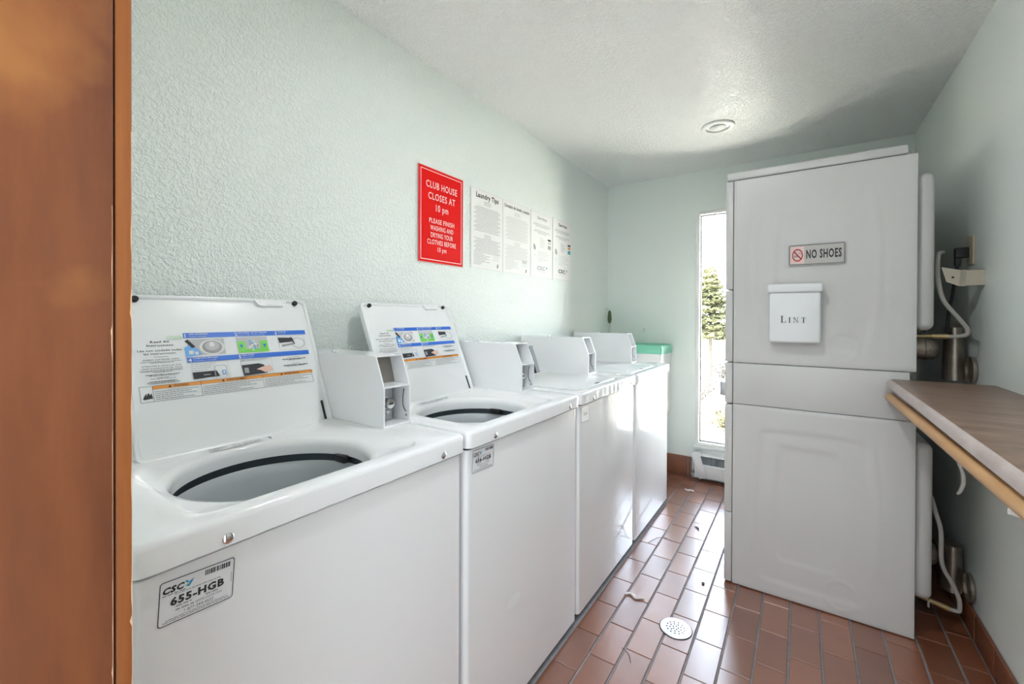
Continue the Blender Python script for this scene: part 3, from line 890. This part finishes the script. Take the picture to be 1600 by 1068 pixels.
# NO SHOES sign and lint box on the dryer's side
sg = thing('no_shoes_sign', (1.583, dy0, 1.457), 'small silver NO SHOES sign with red crossed circle on the dryer side', 'sign')
b = MB(); b.X = Matrix(((1, 0, 0, 0), (0, 0, -1, -.0002), (0, 1, 0, 0), (0, 0, 0, 1)))
b.prism(rrect(0, 0, .197, .088, .005), .0, .003); b.build('plate', M_SIGNM, sg)
P = Print([M_INK]); dk = mat('sign_dark_border', (.13, .12, .115), .45)
P.frame(.002, .002, .195, .086, .003, dk, .0006, .006)
P.rect(.008, .007, .057, .081, M_PINK, .0004)
n = 28; cx, cy, R = .0330, .0435, .0235
P.ring([(cx+R*.82*math.cos(6.2832*k/n), cy+R*math.sin(6.2832*k/n)*1.15) for k in range(n)], [(cx+(R-.0045)*.82*math.cos(6.2832*k/n), cy+(R-.0045)*math.sin(6.2832*k/n)*1.15) for k in range(n)], M_DRED, .0008)
P.poly([(cx-.0155, cy+.0160), (cx-.0125, cy+.0195), (cx+.0160, cy-.0165), (cx+.0130, cy-.0200)], M_DRED, .0009)
P.poly([(cx-.013, cy-.002), (cx-.006, cy+.001), (cx+.002, cy-.004), (cx+.004, cy-.008), (cx-.010, cy-.009), (cx-.013, cy-.008)], M_INKG, .0006)
P.poly([(cx+.002, cy+.006), (cx+.008, cy+.012), (cx+.014, cy+.004), (cx+.013, cy+.002), (cx+.008, cy+.006)], M_INKG, .0006)
P.text('NO SHOES', .064, .0285, .036, M_INK, .120, 'l', bold=.03, z=.0008)
P.build('lettering', sg, (0, -.0032, 0), (1, 0, 0), (0, 0, 1), (0, -1, 0))

lx0, lx1, lz0, lz1 = 1.518, 1.700, 1.124, 1.385
# protrudes towards the room: positions are scaled onto its front plane
fd = .055
lb = thing('lint_box', (1.512, dy0, 1.126), 'white wall bin with a hinged lid lettered LINT, hung on the dryer side', 'bin')
LW, LH = .186, .215
MB().box((.004, -fd, 0), (LW, -.0015, LH), 0, .010, 3).build('body', mat('lint_box_white', (.80, .82, .84), .3), lb)
b = MB()
b.box((-.003, -fd-.008, LH-.002), (LW+.007, -.0012, LH+.035), 0, .009, 3); b.build('lid', MATS['lint_box_white'], lb)
for hx in (.045, .135):
    b = MB(); b.cyl((hx, -.012, LH+.0355), .0028, .018, 'x', 10); b.build('hinge', M_STEEL, lb)
# serif capitals drawn as outlines
P = Print([M_INK])
def serif(P, ch, x, y, h):
    s = h*.17; tk = h*.055; w = 0
    R_ = lambda a, b_, c_, d_: P.rect(x+a*h, y+b_*h, x+c_*h, y+d_*h, M_INK, .0006)
    if ch == 'I':
        R_(.10, 0, .25, 1); R_(0, 0, .35, .05); R_(0, .95, .35, 1); w = .35
    if ch == 'L':
        R_(.09, 0, .24, 1); R_(0, .95, .34, 1); R_(0, 0, .62, .05); P.poly([(x+.55*h, y), (x+.64*h, y), (x+.68*h, y+.27*h), (x+.63*h, y+.27*h)], M_INK, .0006); w = .68
    if ch == 'T':
        R_(.30, 0, .45, 1); R_(.19, 0, .56, .05); R_(.03, .95, .72, 1); P.poly([(x, y+.76*h), (x+.04*h, y+.76*h), (x+.08*h, y+h), (x+.03*h, y+h)], M_INK, .0006); P.poly([(x+.75*h, y+.76*h), (x+.71*h, y+.76*h), (x+.67*h, y+h), (x+.72*h, y+h)], M_INK, .0006); w = .75
    if ch == 'N':
        R_(.11, 0, .165, 1); R_(0, 0, .28, .05); R_(.70, 0, .755, 1); R_(.59, .95, .87, 1); R_(0, .95, .16, 1)
        P.poly([(x+.06*h, y+h), (x+.23*h, y+h), (x+.755*h, y), (x+.69*h, y)], M_INK, .0007); w = .87
    return w*h
bx = .046
for ch, hh in (('L', .029), ('I', .0225), ('N', .0225), ('T', .0225)):
    bx += serif(P, ch, bx, .086, hh)+.0085
P.build('lettering', lb, (0, -fd-.0003, 0), (1, 0, 0), (0, 0, 1), (0, -1, 0))

# ================================================================== BEHIND THE DRYER
def exhaust(name, z, zt, zb, label):
    t = thing(name, (2.0, 2.45, z), label, 'duct')
    b = MB(); b.lathe([(.045, 0), (.045, .062), (.048, .063), (.048, .070), (.045, .071), (.045, .090), (.036, .104)], (-.002, .03, 0), 'x', 24, 0, True, True); b.build('outlet_pipe', M_DUCT, t)
    b = MB(); L = []
    for z_, rx, ry in ((zt-z, .022, .03), (zt-z-.004, .030, .042), (.0, .031, .045), (zb-z+.02, .033, .045), (zb-z, .034, .046)):
        L.append([(.150+rx*math.cos(a*.2618), .03+ry*math.sin(a*.2618), z_) for a in range(24)])
    b.loops(L, 0, True, True, True, True); b.build('elbow', M_DUCT, t)
    b = MB(); b.lathe([(.056, 0), (.056, .010), (.050, .014), (.0, .014)], (.1968-.014-.0005, -.03, -.078), 'x', 24); b.build('wall_collar', M_DUCT, t)
    return t
exhaust('exhaust_duct', 1.105, 1.20, .98, 'tarnished metal dryer exhaust elbow above the laminate shelf')
exhaust('exhaust_duct', .245, .31, .12, 'tarnished metal dryer exhaust elbow low behind the dryer near the floor')

g = thing('gas_line', (2.07, 2.31, 1.165), 'grey flexible gas line looping behind the upper dryer above the shelf', 'pipe')
b = MB(); b.tube([(p[0]-2.07, p[1]-2.31, p[2]-1.165) for p in [(2.105, 2.42, 1.50), (2.078, 2.34, 1.485), (2.069, 2.31, 1.44), (2.070, 2.30, 1.374), (2.086, 2.30, 1.299), (2.130, 2.30, 1.228), (2.150, 2.30, 1.192), (2.146, 2.30, 1.170), (2.113, 2.30, 1.163), (2.095, 2.30, 1.163)]], .0075, 10); b.build('hose', M_GAS, g)
b = MB(); b.cyl((2.052-2.07, -.01, -.002), .010, .046, 'x', 12); b.cyl((2.0-2.07, -.01, -.002), .007, .054, 'x', 10); b.build('fitting', M_BRASS, g)
MB().box((2.0-2.07, -.024, .012), (2.034-2.07, -.006, .030), 0, .002).build('clamp', M_BLACK, g)
g = thing('gas_line', (2.07, 2.31, .13), 'grey flexible gas line with brass fitting down by the floor behind the dryer', 'pipe')
b = MB(); b.tube([(p[0]-2.07, p[1]-2.31, p[2]-.13) for p in [(2.060, 2.33, .53), (2.068, 2.30, .479), (2.083, 2.30, .409), (2.087, 2.30, .286), (2.119, 2.30, .210), (2.134, 2.30, .165), (2.136, 2.30, .128), (2.130, 2.30, .117), (2.105, 2.30, .118)]], .0075, 10); b.build('hose', M_GAS, g)
b = MB(); b.tube([(.038, -.01, -.012), (-.02, -.01, .002)], .010, 12, 0, 1); b.tube([(-.02, -.01, .002), (-.072, -.01, .014)], .008, 10, 0, 1); b.build('fitting', M_BRASS, g)
b = MB(); b.box((-.025, -.024, -.022), (-.019, -.014, .006), 0, .001); b.build('valve_lever', M_GAS, g)

op = thing('wall_outlet', (XR, 2.46, 1.505), 'tan outlet plate on the right wall with a black plug, behind the dryer', 'outlet')
MB().box((-.006, -.036, -.058), (-.0003, .036, .058), 0, .002).build('plate', mat('tan_plate', (.50, .42, .30), .5), op)
b = MB(); b.box((-.046, .004, -.026), (-.006, .034, .016), 0, .004); b.box((-.046, .008, -.06), (-.028, .030, -.02), 0, .004); b.build('plug', M_BLACK, op)
b = MB(); b.tube([(-.037, .019, -.055), (-.045, .019, -.11), (-.055, .0, -.18), (-.07, -.02, -.26), (-.075, -.02, -.36)], .005, 8); b.build('cord', M_BLACK, op)
br = thing('wall_bracket', (2.12, 2.30, 1.385), 'small bent beige metal bracket behind the dryer above the shelf', 'bracket')
b = MB()
poly = [(-.042, .045), (.010, .031), (.006, -.030), (-.028, -.012)]
b.loops([[(x, 0, z) for x, z in poly], [(x, .0025, z) for x, z in poly]], 0, True, True, True)
poly = [(.010, .031), (.030, .032), (.027, -.031), (.006, -.030)]
b.loops([[(x, -.001+.012*(x > .011), z) for x, z in poly], [(x, .0025+.012*(x > .011), z) for x, z in poly]], 0, True, True, True)
b.box((.024, .010, -.028), (.0765, .014, .030), 0)
b.build('plate', mat('beige_metal', (.47, .42, .34), .5), br)
b = MB(); b.cyl((-.010, -.002, .004), .004, .002, 'y', 10); b.build('bolt', M_SEAM, br)
tp_ = thing('cable_tie', (2.13, 2.30, .62), 'short white curved plastic strap on the dark wall under the shelf', 'strap')
b = MB(); b.tube([(-.006, 0, .075), (.010, 0, .03), (.013, 0, -.01), (.004, 0, -.045), (-.004, 0, -.056)], lambda t: .0035+.003*math.sin(3.14*t), 8); b.build('strap', M_LINT, tp_)
# ================================================================== SHELF, ROD
sh = thing('wall_shelf', (2.05, 1.2, .95), 'brown laminate wall shelf with a worn pale rounded front edge', 'shelf')
ZS = .998
b = MB()
sx0, sx1, sy0, sy1 = 1.906, 2.1965, .17, 2.205
n = 8
def cornered(i, r):
    pts = [(sx1, sy0+i), (sx1, sy1-i)]
    for k in range(n+1):
        a = math.radians(90+90*k/n); pts.append((sx0+i+r+r*math.cos(a), sy1-i-r+r*math.sin(a)))
    for k in range(n+1):
        a = math.radians(180+90*k/n); pts.append((sx0+i+r+r*math.cos(a), sy0+i+r+r*math.sin(a)))
    return pts
lp = []
R = .012
for i, z in ((.004, ZS-.031), (.0, ZS-.027), (0, ZS-.014), (.0015, ZS-.009), (.005, ZS-.004), (.011, ZS-.001), (.018, ZS)):
    lp.append([(x-2.05, y-1.2, z-.95) for x, y in cornered(i, .028-i*.6)])
b.loops(lp[:6], 0, True, True, False, True)
b.loops(lp[5:], 1, True, False, True, True)
b.build('worktop', [M_LAME, M_LAM], sh)
for sy in (.5, 1.7):
    b = MB(); b.loops([[(XR-.0005-2.05, y_, .0165), (XR-.0005-2.05, y_, -.16), (XR-.004-2.05, y_, -.16), (XR-.004-2.05, y_, .012), (XR-.15-2.05, y_, .012), (XR-.15-2.05, y_, .0165)] for y_ in (sy-1.215, sy-1.185)], 0, True, True, True)
    b.build('bracket', M_WTRIM, sh)
rd = thing('hanging_rod', (1.925, 1.2, .93), 'varnished round wooden hanging rod under the front edge of the shelf', 'rod')
b = MB(); b.tube([(-.005, 1.0, -.004), (-.005, -1.0, .0255)], .0165, 20, 0, 1); b.build('pole', M_ROD, rd)
for sy in (1.02,):
    b = MB(); zc = -.004+.0148*(2.2-sy)
    b.tube([(-.012, sy-1.2, zc-.0185), (.004, sy-1.2, zc-.021), (.03, sy-1.2, zc-.012), (.10, sy-1.2, zc-.004), (.2715, sy-1.2, zc-.05)], lambda t: .0075-.002*t, 10)
    b.build('hook_bracket', M_WTRIM, rd)

# ================================================================== WALL NOTICES
def sheet(name, y0, y1, z0, z1, m, th, label, cat, P, group=None, curl=0.):
    t = thing(name, (XL, y0, z0), label, cat, group)
    b = MB()
    vs = []; fs = []; n = 6
    for k in range(n+1):
        for j in range(2):
            vs.append((th+.0035, (y1-y0)*k/n, (z1-z0)*j))
    for k in range(n): fs.append((2*k, 2*k+2, 2*k+3, 2*k+1))
    b.box((.0022, 0, 0), (.0022+th, y1-y0, z1-z0))
    b.build('sheet', m, t)
    P.build('lettering', t, (.0022+th, 0, 0), (0, 1, 0), (0, 0, 1), (1, 0, 0))
    return t

w, h = .296, .427
P = Print([M_RED]); P.frame(.012, .012, w-.012, h-.012, .0035, M_REDP, .0006); P.frame(0, 0, w, h, .0025, mat('sign_edge_pink', (.75, .25, .22), .4), .0006)
for t_, y, hh, wd in (('CLUB HOUSE', .338, .031, .205), ('CLOSES AT', .287, .031, .178), ('10 pm', .238, .031, .082), ('PLEASE FINISH', .181, .022, .166), ('WASHING AND', .149, .022, .152), ('DRYING YOUR', .117, .022, .146), ('CLOTHES BEFORE', .085, .022, .190), ('10 pm', .054, .022, .058)):
    P.text(t_, w*.5, y, hh, M_REDP, wd, bold=.012, res=3)
sheet('club_house_sign', 1.321, 1.617, 1.476, 1.903, M_RED, .003, 'red sign with white letters reading CLUB HOUSE CLOSES AT 10 pm', 'sign', P)

def notice(y0, y1, z0, z1, kind, label, seed):
    w = y1-y0; h = z1-z0; P = Print([M_INK])
    P.frame(.004, .004, w-.004, h-.004, .0012, M_INKL, .0006)
    if kind in (0, 1):
        if kind == 0: P.text('Laundry Tips', w*.5, h*.895, .026, M_INK, w*.70, bold=.035, res=3)
        else: P.text('Consejos de lavado y secado', w*.5, h*.905, .018, M_INK, w*.90, bold=.03, res=3)
        y = h*.855
        for k in range(44):
            if y < h*.20: break
            if k in (3, 20, 34): y -= .009
            P.micro(w*.07, w*.93, y, .0028, M_INKG if kind == 0 else M_INKL, seed+k, (.25 if k in (0, 1, 2, 20, 21, 22) else .8+.2*math.sin(k*2.1)**2), True)
            y -= .0078
        for k in range(8): P.micro(w*.08, w*.60, h*.19-.0078*k, .0026, M_INKG if kind == 0 else M_INKL, seed+80+k, (.6, .95, .8, .9, .7, .95, .5, .4)[k])
        if kind == 1: P.text('CSC', w*.76, h*.18, .013, M_INKG, w*.17, bold=.03, slant=.2)
        for k in range(5): P.micro(w*.68, w*.92, h*.215-.0085*k, .0022, M_INKL, seed+100+k, .8)
        P.poly([(w*.80, h*.04), (w*.85, h*.05), (w*.86, h*.09), (w*.83, h*.10), (w*.80, h*.08)], M_INKG)
    else:
        P.text('Service', w*.5, h*.895, .020, M_INKG if kind == 2 else M_INK, w*.42, bold=.03, res=3)
        for k, (y, f) in enumerate(((.82, .9), (.80, .95), (.78, .7), (.72, .8), (.70, .9), (.68, .5))):
            P.micro(w*.08, w*.92, h*y, .003, M_INKG, seed+k, f, True)
        for k in range(7): P.micro(w*.40, w*.70, h*(.61-.022*k), .003, M_INKL if kind == 2 else M_INKG, seed+10+k, (.5, .9, .6, .8, .9, .5, .7)[k])
        P.rect(w*.77, h*.60, w*.92, h*.63, M_INK, .0006); P.rect(w*.77, h*.55, w*.92, h*.585, M_ORANGE if kind == 3 else M_INKL, .0006); P.rect(w*.77, h*.47, w*.92, h*.53, M_TEAL if kind == 3 else M_INKG, .0006)
        P.poly([(w*.12, h*.43), (w*.20, h*.41), (w*.22, h*.46), (w*.15, h*.51), (w*.11, h*.50)], M_INKG)
        for k in range(6): P.micro(w*.30, w*.86, h*(.40-.028*k), .0028, M_INKL, seed+30+k, (.8, .9, .95, .6, .9, .4)[k])
        P.micro(w*.10, w*.24, h*.335, .003, M_INKL, seed+50)
        P.text('CSC', w*.45, h*.125, .024, M_INKG if kind == 2 else M_INK, w*.36, bold=.035, slant=.15)
        P.poly([(w*.68, h*.13), (w*.73, h*.16), (w*.76, h*.185), (w*.70, h*.18)], M_TEAL)
        P.micro(w*.28, w*.66, h*.095, .003, M_INKL, seed+60)
    sheet('paper_notice', y0, y1, z0, z1, M_PAPER, .0012, label, 'notice', P, 'paper notices on the left wall')

notice(1.680, 1.9585, 1.480, 1.896, 0, 'white paper notice headed Laundry Tips beside the red sign', 500)
notice(1.9600, 2.254, 1.480, 1.896, 1, 'white paper notice with a long Spanish heading, right of Laundry Tips', 700)
notice(2.258, 2.534, 1.481, 1.897, 2, 'paler of the two notices headed Service, third sheet from the red sign', 900)
notice(2.540, 2.826, 1.485, 1.902, 3, 'darker printed notice headed Service, last sheet towards the window', 1100)

# ================================================================== SMALL THINGS IN THE FAR CORNER
bn = thing('wall_bin', (.50, 3.40, .47), 'white bin on the back wall behind the last washer, green bag over its rim', 'bin')
bx0, bx1, byf = -.19, .275, -.17
b = MB()
def RR(i, z): return [(x, y, z) for x, y in rrect(bx0+i, byf+i, bx1-i, .135-i, .015)]
b.loops([RR(.02, 0), RR(.004, .01), RR(0, .53), RR(.006, .53), RR(.012, .03)], 0, True, True, True, True); b.build('body', mat('bin_plastic', (.72, .71, .71), .4), bn)
b = MB(); L = []
pts0 = rrect(bx0-.004, byf-.004, bx1+.004, .137, .018, 8)
for z, off in ((.40, 0), (.49, .002), (.535, .001), (.553, -.004), (.545, -.02)):
    l = []
    for k, (x, y) in enumerate(pts0):
        zz = z
        if z < .45: zz = .487+.02*mnoise.noise((k*.5, 1, 2))-.025*(x-bx0)*(x < .15)
        cx, cy = .04, -.017; dd = 1+off/.2
        l.append((cx+(x-cx)*dd, cy+(y-cy)*dd, zz+.010*mnoise.noise((x*14, y*14, z*5))))
    L.append(l)
b.loops(L, 0, True, False, False, True)
l = L[-1]; b.add(l, [tuple(range(len(l)))], 0)
b.build('bag', M_GREEN, bn)
tg = thing('bottle_brush', (.283, 3.47, 1.19), 'small green brush hanging by a wire in the far corner of the left wall', 'brush')
b = MB(); b.lathe([(.004, .10), (.012, .085), (.016, .05), (.017, .02), (.010, -.005), (.003, -.01)], (0, 0, 0), 'z', 12, 0, True, True)
r_ = random.Random(4)
for k in range(120):
    a = r_.uniform(0, 6.28); z = r_.uniform(-.005, .095); q = .024
    b.add([(.01*math.cos(a), .01*math.sin(a), z), (.01*math.cos(a+.3), .01*math.sin(a+.3), z), (q*math.cos(a+.1), q*math.sin(a+.1), z-.006)], [(0, 1, 2)])
b.build('bristles', M_BRUSH, tg)['kind'] = 'stuff'
for pp in ([(.004, 0, 0), (-.006, 0, -.06), (-.012, 0, -.12)], [(.002, 0, 0), (.010, 0, -.06), (.012, 0, -.12)], [(0, 0, .09), (-.01, .01, .112), (-.043, .01, .115)]):
    b = MB(); b.tube(pp, .0018, 6); b.build('wire', M_GALV, tg)
hk = thing('wall_hook', (.558, YB, 1.125), 'tiny metal hook on the back wall above the green bag', 'hook')
b = MB(); b.cyl((0, -.004, .012), .006, .004, 'y', 10); b.tube([(0, -.004, .012), (0, -.02, .008), (.002, -.024, -.008), (.002, -.016, -.018)], .0022, 6); b.build('hook', M_GALV, hk)

# ---- baseboard heater under the window
ht = thing('baseboard_heater', (.935, YB, 0), 'white baseboard heater under the window with a loose tilted end cap', 'heater')
hl = 2.17-.935
MB().box((0.01, -.012, .02), (hl, -.0006, .198), 0, .002).build('back_panel', M_HEATD, ht)
b = MB(); b.loops([[(x, -.072, .035), (x, -.076, .030), (x, -.076, .122), (x, -.070, .128), (x, -.066, .122), (x, -.068, .036)] for x in (.03, hl)], 0, True, True, True); b.build('front_panel', M_HEAT, ht)
b = MB(); b.loops([[(x, -.0008, .206), (x, -.060, .196), (x, -.066, .188), (x, -.060, .186), (x, -.0008, .198)] for x in (.02, hl)], 0, True, True, True); b.build('top_cover', M_HEAT, ht)
for k in range(5):
    xx = .16+k*.235
    b = MB(); pl = [(-.030, .128), (-.014, .134), (-.010, .150), (-.016, .176), (-.034, .188), (.034, .188), (.016, .176), (.010, .150), (.014, .134), (.030, .128)]
    b.loops([[(xx+x, -.060, z) for x, z in pl], [(xx+x, -.056, z) for x, z in pl]], 0, True, True, True); b.build('support', mat('heater_support', (.22, .24, .27), .5), ht)
b = MB(); 
for k in range(70): b.box((.05+k*.016, -.052, .05), (.0508+k*.016, -.014, .12))
b.build('fins', M_GALV, ht)
ht.children[-1]['kind'] = 'stuff'
b = MB(); ca_, sa_ = math.cos(-.30), math.sin(-.30)
b.X = Matrix(((ca_, 0, sa_, .022), (0, 1, 0, -.079), (-sa_, 0, ca_, .200), (0, 0, 0, 1)))
b.box((-.012, -.012, -.185), (.046, -.002, .004), 0, .003); b.box((-.012, -.010, -.02), (.046, .07, .006), 0, .003); b.build('end_cap', M_HEAT, ht)
b = MB(); b.cyl((.012, -.045, .022), .009, .045, 'z', 12); b.box((.0, -.06, .03), (.028, -.02, .045), 0, .003); b.build('pipe_stub', M_GALV, ht)

# ---- recessed ceiling lamp, and the added unseen one that houses the fill
for lx_, ly_, lab_ in ((1.216, 2.772, 'round white recessed downlight in the ceiling near the window'), (1.30, 1.05, 'added unseen downlight for the room fill, nearer the doorway')):
    lm = thing('ceiling_downlight', (lx_, ly_, H), lab_, 'lamp')
    b = MB(); b.lathe([(.090, -.0005), (.089, -.006), (.080, -.011), (.066, -.011), (.062, -.007), (.060, -.0008)], (0, 0, 0), 'z', 40, 0, False, True); b.build('trim_ring', M_WTRIM, lm)
    b = MB(); b.lathe([(.045, -.0075), (.042, -.0098), (.0, -.0105)], (0, 0, 0), 'z', 28, 0); b.build('bulb', M_BULB, lm)

# ---- floor drain and scraps on the floor
dn = thing('floor_drain', (DRAIN[0], DRAIN[1], 0), 'round perforated metal drain cover set in the floor tiles', 'drain')
b = MB(); b.lathe([(.062, -.002), (.062, .0012), (.056, .0016)], (0, 0, 0), 'z', 36); b.build('rim', M_SEAM, dn)
# solid disc; small black discs on top paint the dark of each hole
b = MB(); b.lathe([(.059, .0010), (.058, .0030), (.053, .0036), (.0, .0036)], (.0, -.0, 0), 'z', 40); b.build('cover', mat('drain_steel', (.70, .70, .71), .33, .7), dn)
hb = MB()
for ring_, n_ in ((.010, 5), (.021, 9), (.033, 13)):
    for k in range(n_):
        a = 6.2832*k/n_+ring_*30; hb.cyl((ring_*math.cos(a), ring_*math.sin(a), .0030), .0036, .0010, 'z', 10)
hb.build('holes', M_BLACK, dn); dn.children[-1]['kind'] = 'stuff'


def scrap(x, y, s, seed, label, name='lint_scrap'):
    t = thing(name, (x, y, 0), label, 'lint')
    r = random.Random(seed); b = MB()
    p = []; a = r.uniform(0, 6.28); q = Vector((-.5*s, 0, .004))
    for k in range(6):
        p.append(tuple(q)); q = q+Vector((.22*s, .22*s*math.sin(a+k*1.9), 0)); q.z = .004+.002*r.random()
    b.tube(p, lambda u: .0028+.0032*math.sin(3.14*u)+.001*math.sin(u*17), 7, 0, 4); b.build('fluff', M_LINT, t)
scrap(1.026, 1.855, .075, 3, 'larger white lint scrap on the tiles left of the drain')
scrap(.975, 3.235, .060, 5, 'white lint scrap on the tiles in front of the heater')


def thread(pts, label):
    t = thing('loose_thread', (pts[0][0], pts[0][1], 0), label, 'thread')
    b = MB(); b.tube([(x-pts[0][0], y-pts[0][1], .0022) for x, y in pts], .0011, 5, 0, 5); b.build('strand', M_THREAD, t)
thread([(.945, 2.36), (.97, 2.43), (1.0, 2.46), (1.02, 2.46)], 'thin curved thread on the tiles beside the third washer')
thread([(1.085, 1.55), (1.115, 1.535), (1.135, 1.50)], 'thin thread on the tiles near the drain, towards the camera')
thread([(1.255, 1.42), (1.290, 1.42), (1.315, 1.40)], 'short dark thread on the tiles nearest the camera')
cr2 = thing('debris_crumb', (1.262, 2.135, 0), 'small dark crumb on the tiles beside the dryer corner', 'crumb')
b = MB(); b.lathe([(0, .0), (.006, .001), (.008, .004), (.004, .008), (0, .0085)], (0, 0, .0003), 'z', 8); b.build('crumb', M_THREAD, cr2)
cr3 = thing('dry_leaf', (1.142, 2.67, 0), 'small dark dry leaf on the tiles in front of the window', 'leaf')
b = MB(); b.add([(-.022, .03, .002), (0, .012, .006), (.008, -.03, .002), (-.006, -.004, .003), (-.026, .012, .002)], [(0, 1, 3, 4), (1, 2, 3)]); b.build('blade', M_THREAD, cr3)

# ================================================================== OUTSIDE
gz = -.15
b = MB(); vs = []; fs = []; nx, ny = 60, 50
for j in range(ny+1):
    y = YB+WT+.02+(60**(j/ny)-1)
    for i in range(nx+1):
        x = (i/nx-.5)*(14+2.2*(y-YB))+1.2
        z = gz+.04*mnoise.noise((x*.8, y*.8, 0))*min(1, (y-YB-WT)*.6)+max(0, y-13)**1.25*.055+max(0, y-12)*.03*mnoise.noise((x*.15, y*.15, 3))
        vs.append((x, y, z))
for j in range(ny):
    for i in range(nx):
        a = j*(nx+1)+i; fs.append((a, a+1, a+nx+2, a+nx+1))
b.add(vs, fs, 0, True); struct(b.build('ground', M_SAND))


def spray(b, p, d, L, w, r, n=7, mi=0):
    """a branch tip: needle tufts as thin crossed blades along a stem"""
    d = Vector(d).normalized(); a = d.cross(Vector((0, 0, 1)))
    a = a.normalized() if a.length > .01 else Vector((1, 0, 0)); c = a.cross(d)
    for k in range(n):
        q = Vector(p)+d*L*k/n
        for s in (-1, 1):
            e = (d*.6+a*s*.9+c*r.uniform(-.7, .7)).normalized()*w*(1.1-k/n*.6)*r.uniform(.7, 1.2)
            t = c.cross(e).normalized()*w*.16
            b.add([tuple(q-t), tuple(q+t), tuple(q+e), tuple(q+c*w*.12+e*.4)], [(0, 1, 2), (0, 2, 3), (1, 3, 2)], mi)


def pine(x, y, z0, z1, rad, bare, label, seed, lean=0):
    r = random.Random(seed); t = thing('pine_tree', (x, y, z0), label, 'tree', None); hh = z1-z0
    b = MB(); b.tube([(0, 0, -.05), (.02, 0, hh*.4), (lean, .01, hh)], lambda u: .05*(1-u)+.008, 8); b.build('trunk', M_TRUNK, t)
    b = MB(); bb = MB()
    N = 150
    for k in range(N):
        u = k/N; zz = bare+(hh-bare)*u; L = rad*(1-u)**.75*(.65+.5*r.random())+.05
        a = k*2.39996+r.uniform(-.3, .3); d = Vector((math.cos(a), math.sin(a), r.uniform(-.25, .35)))
        p = Vector((lean*zz/hh, 0, zz)); bb.tube([tuple(p), tuple(p+d*L)], .006, 4, 0, 1)
        spray(b, p+d*L*.15, d, L*.9, .13, r, 12)
        for s in (-1, 1):
            d2 = (d+Vector((-d.y, d.x, 0))*s*.7).normalized(); spray(b, p+d*L*.4, d2, L*.55, .11, r, 8)
    bb.build('branches', M_TRUNK, t); b.build('needles', M_PINE, t)
    for c in t.children:
        if c.name.startswith('needles') or c.name.startswith('branches'): c['kind'] = 'stuff'
    return t


def shrub(x, y, rad, hgt, m, label, seed, name='dry_shrub'):
    r = random.Random(seed); t = thing(name, (x, y, gz), label, 'shrub'); b = MB(); s_ = MB()
    for k in range(46):
        a = r.uniform(0, 6.28); e = r.uniform(.3, 1.3); d = Vector((math.cos(a)*math.cos(e), math.sin(a)*math.cos(e), math.sin(e)))
        p = Vector((r.uniform(-.3, .3)*rad, r.uniform(-.3, .3)*rad, 0)); L = rad*math.cos(e)+hgt*math.sin(e)
        s_.tube([tuple(p), tuple(p+d*L)], .004, 4, 0, 1); spray(b, p+d*L*.35, d, L*.65, .10, r, 6)
    s_.build('stems', M_TRUNK, t)['kind'] = 'stuff'; b.build('leaves', m, t)['kind'] = 'stuff'
    return t


def rock(x, y, s, label, seed):
    t = thing('boulder', (x, y, gz), label, 'rock'); bm = bmesh.new(); bmesh.ops.create_icosphere(bm, subdivisions=2, radius=1)
    for v in bm.verts:
        f = 1+.35*mnoise.noise(v.co*1.3+Vector((seed, 0, 0))); v.co = Vector((v.co.x*f*s, v.co.y*f*s*.8, max(-.1, v.co.z*f)*s*.6))
    bm.verts.index_update(); b = MB(); b.add([v.co[:] for v in bm.verts], [[v.index for v in f.verts] for f in bm.faces], 0, False); bm.free()
    b.build('stone', M_ROCK, t)


pine(.15, 9.0, gz, 2.18, .52, .95, 'small green pine with a bare lower trunk outside the window', 21)
pine(-.42, 7.0, gz, 4.2, .85, 2.35, 'taller pine outside whose branch tips show at the window top', 22)
pine(3.6, 12.5, gz, 3.2, .9, .5, 'full pine outside, hidden behind the dryer from the doorway', 23)
shrub(.16, 7.4, .34, .42, M_SHRUB, 'grey dry shrub outside, lowest of those under the pine', 31)
shrub(.40, 9.8, .40, .66, M_SHRUB, 'grey dry shrub outside behind the pine trunk, towards the dryer edge', 32)
shrub(-.35, 12.0, .8, .9, M_SHRUB, 'wide grey shrub outside, farthest seen at the left window edge', 33)
shrub(.90, 5.75, .20, .24, M_GRASSY, 'yellowish grass clump outside near the bottom of the window', 34, 'grass_clump')
shrub(1.9, 8.8, .7, .5, M_SHRUB, 'broad dark shrub outside, reflected in the washer fronts', 35)
shrub(4.2, 9.8, .7, .5, M_SHRUB, 'dark shrub outside farther right of the broad one', 36)
rock(.62, 8.3, .17, 'grey boulder outside in front of the shrubs', 1.0)
rock(.50, 6.5, .11, 'smaller grey boulder outside nearer the window', 4.0)
